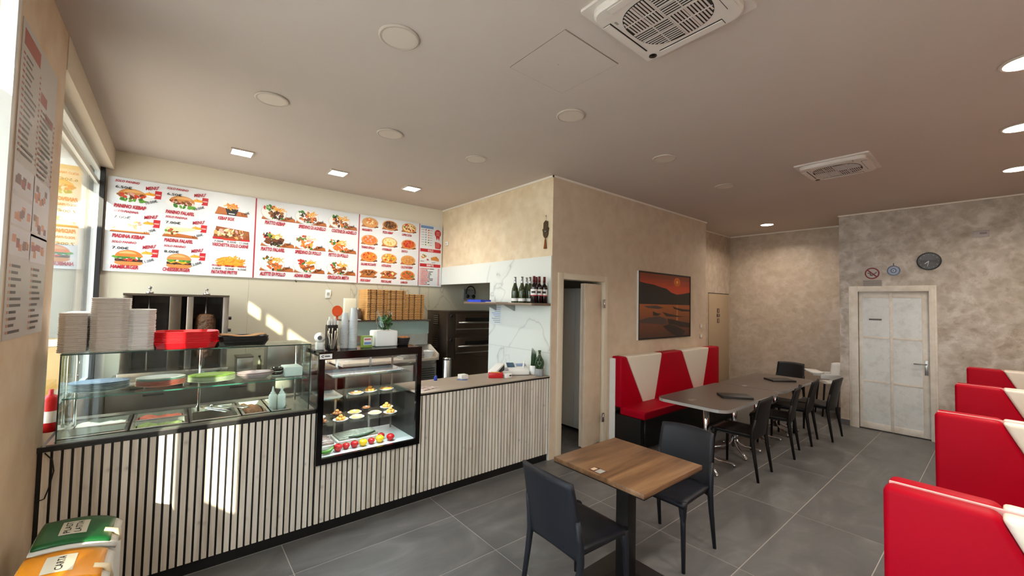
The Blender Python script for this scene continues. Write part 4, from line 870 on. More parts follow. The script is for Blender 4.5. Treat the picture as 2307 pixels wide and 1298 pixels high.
# ------------------------------------------------------------------ menu board: four printed panels with flat printed pictures and lettering
m_pan_w = M('menu_print_white', '#dfe2e4', .35)
c_red = M('print_crimson', '#b3122c', .4); c_blk = M('print_black', '#141114', .5); c_wht = M('print_white', '#f6f6f4', .4)
PM = [c_red, c_blk, c_wht]
FC = {'bun': '#c98545', 'bunl': '#e0a868', 'lettuce': '#5f9a35', 'meat': '#6b3a1c', 'meatl': '#9a6238', 'tomato': '#c93a24', 'cheese': '#f0a828', 'fries': '#eda93a', 'friesd': '#d98a26', 'board': '#b5662c', 'boardd': '#8f4a1e', 'plate': '#e6e6e2', 'plated': '#c8cac8', 'rice': '#e8d8a8', 'green': '#3f7a2c', 'dark': '#3a2116', 'orange': '#e0762a', 'red': '#c4232c', 'cup': '#17171a', 'crust': '#d99a55', 'crustd': '#b8743a', 'sauce': '#d2622c', 'mozz': '#f0d9a0', 'white': '#f4f2ec', 'pink': '#d9a79a', 'wrap': '#e2cfa6', 'grey': '#9aa0a0', 'blue': '#7fb6cc', 'olive': '#8a7a3a'}
FK = list(FC); FM = [M('print_' + k, v, .45) for k, v in FC.items()]
MY = 5.772
class Pic(MB):
    """flat printed picture: every patch is laid a hair in front of the one before"""
    def __init__(s): super().__init__(); s.y = MY - .0006
    def poly(s, pts, c):
        s.y -= .00003; s.add([(p[0], s.y, p[1]) for p in pts], [tuple(range(len(pts)))], FK.index(c)); return s
    def ell(s, x, z, a, b, c, a0=0, a1=360, n=18, rot=0):
        cr, sr = math.cos(rot), math.sin(rot); pts = []
        for i in range(n if a1 - a0 >= 360 else n + 1):
            t = math.radians(a0 + (a1 - a0) * i / n); p, q = math.cos(t) * a, math.sin(t) * b; pts.append((x + p * cr - q * sr, z + p * sr + q * cr))
        return s.poly(pts, c)
    def bar(s, x0, x1, z0, z1, c, sh=0): return s.poly([(x0, z0), (x1, z0), (x1 + sh, z1), (x0 + sh, z1)], c)
    def blobs(s, x, z, a, b, cols, n, size, seed):
        r = random.Random(seed)
        for k in range(n):
            t = r.uniform(0, 6.28); q = math.sqrt(r.random()); sz = size * r.uniform(.6, 1.3)
            s.ell(x + math.cos(t) * a * q, z + math.sin(t) * b * q, sz, sz * r.uniform(.35, .8), r.choice(cols), n=7, rot=r.uniform(0, 3))
        return s
    def sticks(s, x, z, a, b, cols, n, L, seed, w=.006):
        r = random.Random(seed)
        for k in range(n):
            t = r.uniform(0, 6.28); q = math.sqrt(r.random()); px, pz = x + math.cos(t) * a * q, z + math.sin(t) * b * q; an = r.uniform(-.9, .9) + (0 if r.random() < .7 else 1.2); dx, dz = math.cos(an) * L / 2, math.sin(an) * L / 2; nx, nz = -math.sin(an) * w, math.cos(an) * w
            s.poly([(px - dx - nx, pz - dz - nz), (px + dx - nx, pz + dz - nz), (px + dx + nx, pz + dz + nz), (px - dx + nx, pz - dz + nz)], r.choice(cols))
        return s
def board(p, x, z, w, h): p.poly([(x - w / 2, z), (x + w / 2, z), (x + w / 2 - .01, z + h * .45), (x - w / 2 + .03, z + h)], 'boardd'); p.poly([(x - w / 2, z + .008), (x + w / 2, z + .008), (x + w / 2 - .02, z + h * .5), (x - w / 2 + .035, z + h)], 'board')
def pic_sandwich(p, x, z, s, seed):
    p.ell(x, z, .13 * s, .05 * s, 'plate'); p.ell(x, z + .012 * s, .10 * s, .062 * s, 'bun', 0, 180); p.ell(x + .01 * s, z + .03 * s, .075 * s, .035 * s, 'bunl', 20, 170)
    p.blobs(x, z + .005 * s, .10 * s, .024 * s, ['meat', 'meatl', 'tomato', 'pink'], 26, .018 * s, seed); p.blobs(x + .015 * s, z - .03 * s, .09 * s, .012 * s, ['lettuce', 'green', 'lettuce'], 16, .018 * s, seed + 1)
def pic_burger(p, x, z, s, seed, ch=False):
    p.ell(x, z - .045 * s, .15 * s, .035 * s, 'plate'); p.ell(x, z - .042 * s, .095 * s, .028 * s, 'bun'); p.bar(x - .092 * s, x + .092 * s, z - .03 * s, z - .008 * s, 'dark')
    p.blobs(x, z - .012 * s, .085 * s, .010 * s, ['meat', 'dark', 'tomato'], 14, .014 * s, seed)
    if ch: p.poly([(x - .09 * s, z - .002 * s), (x + .09 * s, z - .002 * s), (x + .03 * s, z - .026 * s), (x - .02 * s, z - .008 * s), (x - .06 * s, z - .022 * s)], 'cheese')
    p.blobs(x, z + .008 * s, .095 * s, .010 * s, ['lettuce', 'green'], 18, .017 * s, seed + 1); p.ell(x, z + .014 * s, .092 * s, .060 * s, 'orange' if not ch else 'bun', 0, 180); p.ell(x - .01 * s, z + .035 * s, .06 * s, .028 * s, 'bunl', 10, 170)
def pic_wrap(p, x, z, s, seed, tri):
    board(p, x, z - .055 * s, .28 * s, .05 * s)
    if tri: p.poly([(x - .13 * s, z - .035 * s), (x + .10 * s, z - .035 * s), (x - .02 * s, z + .05 * s)], 'wrap'); p.blobs(x + .03 * s, z + .02 * s, .05 * s, .03 * s, ['fries', 'pink', 'mozz', 'meatl'], 18, .016 * s, seed)
    else: p.poly([(x - .12 * s, z - .03 * s), (x + .12 * s, z + .03 * s), (x + .11 * s, z + .05 * s), (x - .11 * s, z + .045 * s)], 'wrap'); p.ell(x - .07 * s, z + .005 * s, .055 * s, .035 * s, 'wrap'); p.blobs(x - .07 * s, z + .005 * s, .045 * s, .026 * s, ['meat', 'tomato', 'lettuce', 'meatl'], 18, .012 * s, seed)
def pic_combo(p, x, z, s):
    p.bar(x - .02 * s, x + .035 * s, z - .03 * s, z + .055 * s, 'red', .006); p.bar(x - .012 * s, x + .03 * s, z + .006 * s, z + .02 * s, 'pink', .002); p.ell(x - .055 * s, z + .005 * s, .042 * s, .022 * s, 'fries'); p.sticks(x - .055 * s, z + .012 * s, .03 * s, .012 * s, ['fries', 'friesd', 'cheese'], 9, .03 * s, 4, .003); p.ell(x - .055 * s, z - .004 * s, .045 * s, .022 * s, 'white', 180, 360)
def pic_plate(p, x, z, s, seed, kind):
    board(p, x + .03 * s, z - .075 * s, .30 * s, .075 * s); p.ell(x - .015 * s, z, .115 * s, .078 * s, 'plated'); p.ell(x - .015 * s, z + .003 * s, .110 * s, .073 * s, 'plate')
    K = {'kebab': (['meat', 'meatl', 'dark'], ['fries', 'friesd', 'cheese'], ['green', 'tomato', 'lettuce']), 'falafel': (['dark', 'meat'], ['fries', 'cheese'], ['tomato', 'lettuce', 'dark']), 'lamb': (['meat', 'meatl', 'orange'], ['cheese', 'fries'], ['green', 'orange', 'dark']), 'chicken': (['orange', 'fries', 'sauce'], ['pink', 'mozz'], ['green', 'tomato', 'meatl']), 'breast': (['orange', 'friesd', 'sauce'], ['cheese', 'mozz'], ['dark', 'green', 'orange']), 'wings': (['orange', 'meatl', 'sauce'], ['cheese', 'fries'], ['green', 'orange', 'meat']), 'adana': (['meatl', 'boardd', 'orange'], ['cheese', 'fries'], ['green', 'meat', 'tomato']), 'mixed': (['meat', 'boardd', 'orange'], ['cheese', 'fries'], ['green', 'meat', 'tomato'])}[kind]
    big = .024 if kind == 'falafel' else .017
    p.blobs(x - .05 * s, z + .035 * s, .05 * s, .03 * s, K[2], 16, .016 * s, seed); p.sticks(x + .025 * s, z + .035 * s, .05 * s, .022 * s, K[1], 16, .05 * s, seed + 1, .004); p.blobs(x + .0 * s, z - .02 * s, .075 * s, .035 * s, K[0], 30, big * s, seed + 2)
    if kind in ('adana', 'mixed'): p.poly([(x - .04 * s, z - .045 * s), (x + .075 * s, z - .005 * s), (x + .07 * s, z + .015 * s), (x - .045 * s, z - .025 * s)], 'boardd')
    if kind == 'falafel': p.ell(x + .02 * s, z + .02 * s, .022 * s, .02 * s, 'mozz')
    p.blobs(x + .02 * s, z - .055 * s, .05 * s, .01 * s, ['green', 'dark'], 6, .012 * s, seed + 3)
def pic_pizza(p, x, z, s, seed, cols, shape='round'):
    board(p, x, z - .06 * s, .22 * s, .05 * s)
    if shape == 'round': p.ell(x, z, .105 * s, .066 * s, 'crustd'); p.ell(x, z + .004 * s, .102 * s, .062 * s, 'crust'); p.ell(x, z + .004 * s, .088 * s, .052 * s, cols[0]); p.blobs(x, z + .004 * s, .080 * s, .046 * s, cols, 38, .013 * s, seed)
    else: p.poly([(x - .12 * s, z + .005 * s), (x - .05 * s, z - .045 * s), (x + .06 * s, z - .045 * s), (x + .12 * s, z + .015 * s), (x + .05 * s, z + .045 * s), (x - .06 * s, z + .04 * s)], 'crustd'); p.blobs(x, z, .085 * s, .03 * s, cols, 30, .014 * s, seed)
def panel(x0, x1, label):
    t = thing('menu_board', label, 'menu board', ((x0 + x1) / 2, 5.78, 1.997), group='menu boards on the back wall')
    MB().box(x0, x1, MY, 5.789, 1.997, 2.967).build('board', m_pan_w, t); return t
def tilt(mb, txt, x, z, h): text_mb(mb, txt, x, z, h, 1, ang=.42, bold=.012, depth=MY - .0056)
def picture(p, t): tag(p.build('food_picture', FM, t))
mp = [panel(-.569, .7045, 'menu board panel of sandwiches, wraps and fries, left end'), panel(.7055, 1.9475, 'menu board panel with nine meat plates and prices'), panel(1.9485, 2.8785, 'menu board panel with twelve pizzas'), panel(2.8795, 3.290, 'narrow menu board panel with desserts and drinks list, right end')]
# panel 1
L = MB(); DP = MY - .0056
rows = [2.655, 2.345, 2.028]; cols = [-.515, -.112, .308]
P1 = [[('SOLO PANINO', '6.50€', 'PANINO KEBAP', '10.00€', 'sandwich'), ('SOLO PANINO', '6.50€', 'PANINO FALAFEL', '10.00€', 'sandwich'), (None, None, 'KEBAP BOX', '7.50€', 'box')],
      [('SOLO PIADINA', '7.00€', 'PIADINA KEBAP', '11.00€', 'tri'), ('SOLO PIADINA', '7.00€', 'PIADINA FALAFEL', '11.00€', 'wrap'), (None, ('7.00€', '9.00€', '11.00€'), 'VASCHETTA SOLO CARNE', None, 'tray')],
      [('SOLO PANINO', '7.00€', 'HAMBURGER', '11.00€', 'burger'), ('SOLO PANINO', '8.00€', 'CHEESEBURGER', '12.00€', 'cheese'), (None, ('3.00€', '5.00€', '6.50€'), 'PATATINE FRITTE', None, 'fries')]]
for r in range(3):
    for c in range(3):
        solo, pr_, nm, pm, kd = P1[r][c]; x, z = cols[c], rows[r]; p = Pic()
        text_mb(L, nm, x + (.04 if kd == 'box' else 0), z, .036, 0, width={'VASCHETTA SOLO CARNE': .35, 'PATATINE FRITTE': .25, 'KEBAP BOX': .16, 'HAMBURGER': .21, 'CHEESEBURGER': .23}.get(nm, .245), shear=.2, bold=.04, depth=DP)
        if solo:
            text_mb(L, solo, x, z + .262, .022, 0, width=.185, shear=.3, bold=.03, depth=DP); text_mb(L, pr_, x + .005, z + .198, .026, 1, width=.125, bold=.015, depth=DP)
            text_mb(L, "MENU'", x + .235, z + .215, .034, 0, width=.115, shear=.3, bold=.03, ang=.2, depth=DP); pic_combo(p, x + .325, z + .165, 1.0); tilt(L, pm, x + .245, z + .062, .026)
            cx, cz = x + .135, z + .125
            if kd == 'sandwich': pic_sandwich(p, cx, cz, 1.1, r * 9 + c)
            elif kd in ('tri', 'wrap'): pic_wrap(p, cx, cz - .01, 1.1, r * 9 + c, kd == 'tri')
            else: pic_burger(p, cx, cz - .015, 1.15, r * 9 + c, kd == 'cheese')
        elif kd == 'box':
            board(p, x + .17, z + .06, .32, .09); p.poly([(x + .13, z + .06), (x + .21, z + .06), (x + .235, z + .14), (x + .105, z + .14)], 'cup'); p.bar(x + .14, x + .2, z + .075, z + .085, 'plate'); p.poly([(x + .095, z + .14), (x + .08, z + .23), (x + .13, z + .22), (x + .235, z + .14)], 'plate'); p.sticks(x + .165, z + .165, .055, .03, ['fries', 'friesd', 'orange'], 26, .05, 8, .005); tilt(L, pm, x + .27, z + .07, .026)
        elif kd == 'tray':
            p.poly([(x + .0, z + .08), (x + .36, z + .08), (x + .35, z + .20), (x + .03, z + .23)], 'boardd'); p.blobs(x + .18, z + .16, .16, .05, ['meat', 'meatl', 'rice', 'bunl', 'pink'], 70, .022, 12); p.bar(x + .0, x + .1, z + .085, z + .105, 'red'); p.bar(x + .1, x + .22, z + .075, z + .095, 'tomato'); p.bar(x + .27, x + .36, z + .08, z + .10, 'red')
            for k in range(3): text_mb(L, pr_[k], x + .015 + k * .122, z + .048, .018, 1, width=.09, bold=.012, depth=DP)
        else:
            p.ell(x + .19, z + .15, .175, .085, 'plate'); p.ell(x + .18, z + .09, .13, .10, 'fries', 0, 180); p.sticks(x + .18, z + .145, .125, .05, ['fries', 'friesd', 'cheese'], 70, .065, 14, .006)
            for k, w_ in enumerate(('PICCOLA', 'MEDIA', 'GRANDE')): text_mb(L, w_, x + .005 + k * .122, z + .085, .018, 0, width=.09, shear=.2, bold=.04, depth=DP); text_mb(L, pr_[k], x + .01 + k * .122, z + .05, .018, 1, width=.085, bold=.012, depth=DP)
        picture(p, mp[0]); L.build('lettering', PM, mp[0]); L = MB()
# panel 2
L = MB(); LL = MB().box(.712, .724, MY - .0030, MY - .0005, 1.999, 2.965, 0); LL.build('divider', c_red, mp[1])
names = [['PIATTO KEBAP', 'SPIEDINO DI AGNELLO', 'COSTINE DI AGNELLO'], ['PIATTO FALAFEL', 'SPIEDINO DI POLLO', 'PETTO DI POLLO'], ['ALETTE DI POLLO', 'ADANA KEBAP', 'GRIGLIATA MISTA']]
prices = [['10.50€', '18.00€', '18.00€'], ['10.50€', '16.00€', '16.00€'], ['16.00€', '18.00€', '25.00€']]
kinds = [['kebab', 'lamb', 'lamb'], ['falafel', 'chicken', 'breast'], ['wings', 'adana', 'mixed']]
for r in range(3):
    for c in range(3):
        x, z = (.785, 1.16, 1.565)[c], (2.668, 2.338, 2.035)[r]; p = Pic(); pic_plate(p, x + .145, z + .150, 1.25, 40 + r * 7 + c, kinds[r][c]); picture(p, mp[1])
        nm = names[r][c]; text_mb(L, nm, x + (.03 if r == 0 else 0), z, .042, 0, width=min(.33, .0185 * len(nm)), shear=.2, bold=.04, depth=DP); tilt(L, prices[r][c], x + .24, z + .062, .028); L.build('lettering', PM, mp[1]); L = MB()
# panel 3
L = MB(); LL = MB().box(1.954, 1.966, MY - .0030, MY - .0005, 1.999, 2.965, 0); LL.build('divider', c_red, mp[2])
pz = [['MARGHERITA', 'PIZZA KEBAP', 'CAPRICCIOSA'], ['TONNO CIPOLLA', '4 FORMAGGI', 'DIAVOLA'], ['SALAME PICCANTE', '4 STAGIONI', 'CALZONE KEBAP'], ['PIDE KEBAP', 'PIDE SALAME', 'LAHMACUN']]
pcx = [[['crust', 'orange', 'mozz'], ['meat', 'olive', 'meatl', 'dark'], ['mozz', 'green', 'olive', 'red']], [['orange', 'pink', 'sauce'], ['mozz', 'rice', 'cheese'], ['sauce', 'tomato', 'red']], [['orange', 'red', 'cheese'], ['cheese', 'olive', 'mozz', 'tomato'], ['crust', 'crustd', 'bun']], [['meat', 'meatl', 'dark'], ['dark', 'tomato', 'mozz', 'meat'], ['sauce', 'boardd', 'crustd', 'green']]]
for r in range(4):
    for c in range(3):
        x, z = (1.99, 2.288, 2.588)[c], (2.742, 2.492, 2.252, 2.022)[r]; p = Pic(); pic_pizza(p, x + .125, z + .125, 1.12, 80 + r * 5 + c, pcx[r][c], 'pide' if r == 3 and c < 2 else 'round'); p.bar(x + .185, x + .25, z + .05, z + .062, 'white', .03); picture(p, mp[2])
        nm = pz[r][c]; text_mb(L, nm, x + .01, z, .032, 0, width=.0145 * len(nm), shear=.2, bold=.04, depth=DP); tilt(L, '6.00€', x + .195, z + .05, .018); L.build('lettering', PM, mp[2]); L = MB()
# panel 4
L = MB(); LL = MB().box(2.884, 2.894, MY - .0030, MY - .0005, 1.999, 2.965, 0); LL.build('divider', c_red, mp[3]); x0 = 2.91
p = Pic(); p.bar(x0, x0 + .22, 2.905, 2.945, 'blue')
for k in range(7):
    z = 2.875 - k * .039; cc = ['red', 'grey', 'blue', 'blue', 'blue', 'green', 'green'][k]; p.bar(x0 + .015, x0 + .065, z, z + .008, 'grey'); p.ell(x0 + .088, z + .006, .011, .011, cc, n=10); p.ell(x0 + .135, z + .004, .011, .011, ['red', 'orange', 'orange', 'orange', 'olive', 'dark', 'rice'][k], n=10); p.bar(x0 + .15, x0 + .20, z, z + .008, 'grey')
p.poly([(x0 + .262, 2.80), (x0 + .28, 2.735), (x0 + .295, 2.765), (x0 + .305, 2.80)], 'red'); p.poly([(x0 + .30, 2.80), (x0 + .305, 2.765), (x0 + .325, 2.73), (x0 + .335, 2.80)], 'red')
p.ell(x0 + .298, 2.845, .058, .062, 'red')
for k in range(3): p.bar(x0 + .268, x0 + .33, 2.86 - k * .024, 2.868 - k * .024, 'pink', .004)
p.poly([(x0 + .25, 2.71), (x0 + .33, 2.70), (x0 + .365, 2.67), (x0 + .36, 2.64), (x0 + .345, 2.60), (x0 + .255, 2.605)], 'red')
for k in range(4): p.bar(x0 + .262, x0 + .335, 2.688 - k * .021, 2.694 - k * .021, 'pink')
p.build('allergen_chart', FM, mp[3], kind='stuff')
for q in (2.535, 2.30): p = Pic(); p.bar(x0, x0 + .36, q, q + .05, 'red'); p.build('heading_bar', FM, mp[3])
p = Pic(); p.ell(x0 + .065, 2.455, .06, .05, 'plate'); p.blobs(x0 + .065, 2.462, .042, .03, ['friesd', 'olive', 'bun'], 14, .015, 5); p.sticks(x0 + .13, 2.415, .02, .008, ['red', 'dark'], 6, .03, 6, .003); picture(p, mp[3])
p = Pic(); p.poly([(x0 + .19, 2.41), (x0 + .33, 2.40), (x0 + .33, 2.44), (x0 + .27, 2.475), (x0 + .185, 2.45)], 'bun'); p.blobs(x0 + .26, 2.45, .05, .015, ['friesd', 'boardd'], 12, .012, 9); picture(p, mp[3])
p = Pic(); r_ = random.Random(2)
for k in range(12):
    z = 2.265 - k * .0222; a = .05 + r_.random() * .08; p.bar(x0, x0 + .012, z, z + .011, 'red'); p.bar(x0 + .018, x0 + .04 + a, z, z + .011, 'tomato'); p.bar(x0 + .045 + a, x0 + .075 + a + r_.random() * .05, z, z + .011, 'dark'); p.bar(x0 + .315, x0 + .345, z, z + .011, 'tomato')
p.build('drinks_list', FM, mp[3], kind='stuff')
text_mb(L, 'DOLCI', x0 + .175, 2.545, .03, 2, width=.09, bold=.02, depth=DP, align='C'); L.build('lettering', PM, mp[3]); L = MB(); text_mb(L, 'BIBITE', x0 + .175, 2.31, .03, 2, width=.12, bold=.02, depth=DP, align='C'); L.build('lettering', PM, mp[3]); L = MB()
text_mb(L, 'BAKLAVA', x0 + .008, 2.378, .016, 1, width=.06, bold=.015, depth=DP); L.build('lettering', PM, mp[3]); L = MB(); text_mb(L, 'KADAYIF', x0 + .20, 2.365, .016, 1, width=.06, bold=.015, depth=DP)
L.build('lettering', PM, mp[3])
MB().tube([(1.18, 5.765, 1.997), (1.18, 5.765, 1.98), (1.19, 5.75, 1.97)], .006, 6).build('board_clamp', m_black, label='small black clip under the bottom edge of the menu board', cat='clip')
# ------------------------------------------------------------------ till end of the counter and the marble wall above it
m_scr = M('screen_dark', '#16202c', .15, emit=('#1f5a78', .25))
t = thing('cash_register', 'white cash register with small dark display and red bill box', 'cash register', (2.96, 3.60, WZ), rotz=0)
rz = math.radians(-28); c_, s_ = math.cos(rz), math.sin(rz)
def RT(pts, cx=2.96, cy=3.60): return [(cx + p[0] * c_ - p[1] * s_, cy + p[0] * s_ + p[1] * c_, p[2]) for p in pts]
def rbox(x0, x1, y0, y1, z0, z1, zf=None):
    zf = z1 if zf is None else zf
    v = RT([(x0, y0, z0), (x1, y0, z0), (x1, y1, z0), (x0, y1, z0), (x0, y0, zf), (x1, y0, zf), (x1, y1, z1), (x0, y1, z1)])
    return MB().add(v, [(0, 3, 2, 1), (4, 5, 6, 7), (0, 1, 5, 4), (1, 2, 6, 5), (2, 3, 7, 6), (3, 0, 4, 7)])
rbox(-.08, .22, -.07, .10, WZ + .004, WZ + .115, WZ + .05).build('body', m_wplas, t, bevel=.008)
rbox(-.08, .22, -.07, .10, WZ, WZ + .004).build('foot', m_black, t)
def onslope(x0, x1, a0, a1, up, mat, name):
    def P_(x, a): y = -.07 + .17 * a; z = WZ + .05 + .065 * a; return (x, y - .004 - up * .3, z + .006 + up)
    v = RT([P_(x0, a0), P_(x1, a0), P_(x1, a1), P_(x0, a1)] + [(q[0], q[1] + .004, q[2] - .006) for q in (P_(x0, a0), P_(x1, a0), P_(x1, a1), P_(x0, a1))])
    return MB().add(v, [(0, 1, 2, 3), (4, 7, 6, 5), (0, 4, 5, 1), (1, 5, 6, 2), (2, 6, 7, 3), (3, 7, 4, 0)]).build(name, mat, t)
onslope(-.02, .065, .45, .95, .004, m_scr, 'display'); onslope(.09, .20, .60, .85, .002, M('till_blue', '#7d8fb4', .4), 'badge_strip'); onslope(-.055, -.02, .05, .35, .002, M('till_grey', '#a9acb4', .4), 'keypad')
t2 = thing('card_terminal', 'white card terminal with black slot leaning in the red bill box', 'card terminal', (2.78, 3.55, WZ))
MB().add([(2.66, 3.60, WZ + .065), (2.72, 3.53, WZ + .065), (2.88, 3.58, WZ + .14), (2.83, 3.66, WZ + .14), (2.66, 3.60, WZ + .045), (2.72, 3.53, WZ + .045), (2.88, 3.58, WZ + .02), (2.83, 3.66, WZ + .02)], [(0, 1, 2, 3), (4, 7, 6, 5), (0, 4, 5, 1), (1, 5, 6, 2), (2, 6, 7, 3), (3, 7, 4, 0)]).build('body', m_wplas, t2, bevel=.006)
MB().add([(2.735, 3.527, WZ + .055), (2.865, 3.568, WZ + .12), (2.868, 3.570, WZ + .06), (2.78, 3.540, WZ + .045)], [(0, 1, 2, 3)]).build('slot', m_black, t2, solid=.002)
t3 = thing('bill_box', 'small red open box holding receipts in front of the terminal', 'box', (2.70, 3.48, WZ))
b3 = MB(); q = [(2.63, 3.545), (2.76, 3.46), (2.80, 3.51), (2.67, 3.60)]
b3.prism(q, WZ, WZ + .055); b3.build('box', M('red_box_plastic', '#c8141c', .35), t3, bevel=.004)
MB().prism([(2.66, 3.545), (2.74, 3.49), (2.765, 3.52), (2.685, 3.575)], WZ + .056, WZ + .060).build('receipt', M('receipt_yellow', '#d0a848', .6), t3)
t4 = thing('pos_terminal', 'white payment pod with a black oval window before the register', 'card terminal', (2.82, 3.46, WZ))
MB().prism(rrect(.085, .06, .02, c=(2.825, 3.455)), WZ, WZ + .045).build('body', m_wplas, t4, bevel=.004); MB().prism([(2.835 + math.cos(a) * .016, WZ + .026 + math.sin(a) * .007) for a in [2 * PI * i / 14 for i in range(14)]], 3.4225, 3.425, 'y').build('window', m_blackgl, t4)
t = thing('small_black_bowl', 'round black dish holding a white pen stand beside the plants', 'bowl', (3.12, 3.52, WZ)); MB().lathe([(0, WZ), (.03, WZ), (.045, WZ + .02), (.040, WZ + .04), (.034, WZ + .04), (.03, WZ + .01), (0, WZ + .01)], (3.12, 3.52, 0), 18).build('dish', m_blackgl, t); MB().tube([(3.10, 3.52, WZ + .012), (3.115, 3.53, WZ + .10), (3.125, 3.53, WZ + .15)], [.012, .010, .008], 8).build('stand', m_wplas, t)
t = thing('glass_stem_vase', 'slender clear glass standing behind the cash register', 'glass', (3.03, 3.72, WZ)); MB().lathe([(0, WZ), (.03, WZ), (.028, WZ + .005), (.005, WZ + .012), (.005, WZ + .10), (.022, WZ + .13), (.026, WZ + .17), (.018, WZ + .21)], (3.03, 3.72, 0), 18).build('body', m_glass, t)
# potted sansevierias
m_sans = M('sansevieria', '#2c4726', .45, var=(14, .35)); m_soil = M('soil', '#2a2018', .9)
t = thing('potted_plant', 'upright cylinder-leaved plant in a white pot beside the marble wall', 'plant', (3.20, 3.45, WZ))
MB().lathe([(.036, WZ), (.042, WZ + .005), (.048, WZ + .105), (.043, WZ + .105), (.040, WZ + .09)], (3.20, 3.45, 0), 20, caps=False).build('pot', m_wplas, t); MB().lathe([(0, WZ + .09), (.042, WZ + .09)], (3.20, 3.45, 0), 16).build('soil', m_soil, t)
for k in range(6): x, y = 3.182 + .012 * (k % 3) * 1.5, 3.437 + .026 * (k // 3); MB().tube([(x, y, WZ + .09), (x, y, WZ + .2), (x + .003 * (k - 2), y, WZ + .30 - .018 * (k % 3))], [.011, .010, .002], 8).build('leaf', m_sans, t)
t = thing('potted_plant', 'braided bulging plant in a grey lettered pot at the counter corner', 'plant', (3.19, 3.345, WZ))
MB().lathe([(.045, WZ), (.050, WZ + .006), (.052, WZ + .085), (.047, WZ + .085), (.044, WZ + .07)], (3.19, 3.345, 0), 22, caps=False).build('pot', M('pot_grey', '#8b8e8e', .6), t); MB().lathe([(0, WZ + .07), (.046, WZ + .07)], (3.19, 3.345, 0), 16).build('soil', m_soil, t)
for k in range(7):
    pts = []
    for i in range(9):
        q = i / 8; a = k * .9 + q * 2.2; r = .008 + .036 * math.sin(PI * min(1, q * 1.02 + .12)) ** 1.2; pts.append((3.19 + math.cos(a) * r, 3.345 + math.sin(a) * r, WZ + .07 + q * .185))
    MB().tube(pts, [.010, .011, .012, .012, .011, .010, .009, .008, .006], 8).build('leaf', m_sans, t)
MB().cyl((3.19, 3.345, WZ + .238), (3.19, 3.345, WZ + .246), .014, n=12).build('tie', M('tie_pale', '#d8cfa8', .6), t)
MB().lathe([(.010, WZ + .245), (.018, WZ + .285), (.012, WZ + .287)], (3.19, 3.345, 0), 10).build('leaf_tip', m_sans, t)
lt = MB(); text_mb(lt, 'HOME', 3.178, WZ + .012, .020, 0, width=.06, bold=.01, ang=PI / 2, depth=3.2915); lt.build('lettering', M('pot_print', '#c9cccc', .5), t)
# notepad, leaflets
t = thing('notepad', 'white block of notes on a blue card on the worktop', 'notepad', (2.36, 3.63, WZ)); MB().prism([(2.29, 3.635), (2.37, 3.56), (2.40, 3.60), (2.32, 3.67)], WZ, WZ + .003).build('card', M('card_blue', '#4a6a9c', .5), t); MB().box(2.34, 2.42, 3.62, 3.70, WZ + .0032, WZ + .048).build('block', m_wplas, t, bevel=.002)
t = thing('leaflet_pile', 'pile of colour printed leaflets on the worktop beside the pastry case', 'leaflets', (1.85, 3.46, WZ))
m_lf = M('leaflet_print', '#a84838', .4, var=(26, .6, '#e8dcd0'))
for k in range(3): q = k * .12; c2, s2 = math.cos(.1 + q), math.sin(.1 + q); MB().prism([(1.84 + a * c2 - b * s2, 3.45 + a * s2 + b * c2) for a, b in ((-.10, -.07), (.10, -.07), (.10, .07), (-.10, .07))], WZ + k * .002, WZ + k * .002 + .0015).build('leaflet', m_lf, t)
MB().tube([(2.10, 3.74, WZ), (2.10, 3.74, WZ + .03), (2.11, 3.745, WZ + .045)], [.018, .016, .008], 10).build('blue_object', M('cap_blue', '#2a4cc0', .4), label='tiny unidentified blue object at the back edge of the worktop', cat='bottle')  # small blue thing of unknown kind
# wall shelf with bottles
sh = thing('wall_shelf', 'thin dark wooden shelf running along the marble wall', 'shelf', (3.15, 3.95, 1.735))
MB().box(3.0, 3.297, 3.288, 4.64, 1.735, 1.762).build('board', wood('shelf_wood', '#5c4c3e', '#75614f', '#8a7562', 'Y', 9, .5), sh, bevel=.002)
for y in (3.92, 4.30): MB().prism([(3.297, 1.735), (3.297, 1.66), (3.285, 1.66), (3.12, 1.730), (3.12, 1.735)], y, y + .008, 'y').build('bracket', m_steel, sh)
MB().box(2.997, 3.0, 3.918, 3.928, 1.733, 1.765).build('joint_clip', m_chrome, sh)
SZ = 1.763
m_btg = M('bottle_green', '#2c3a16', .08, spec=.7); m_btd = M('bottle_dark', '#15090b', .08, spec=.7); m_foil = M('foil_silver', '#b9bcc0', .25, .9); m_caps = M('capsule_red', '#5c1418', .3); m_lab = M('bottle_label', '#ece8e2', .5); m_labr = M('label_red', '#b01828', .5); m_labk = M('label_ink', '#2c2420', .5)
def arc_label(mb, x, y, r, z0, z1, m=0, a0=-150, a1=150, face=math.radians(218)):
    n = 14; v = []; f = []
    for i in range(n + 1):
        a = face + math.radians(a0 + (a1 - a0) * i / n); v += [(x + math.cos(a) * r, y + math.sin(a) * r, z0), (x + math.cos(a) * r, y + math.sin(a) * r, z1)]
    mb.add(v, [(2 * i, 2 * i + 1, 2 * i + 3, 2 * i + 2) for i in range(n)], m, True)
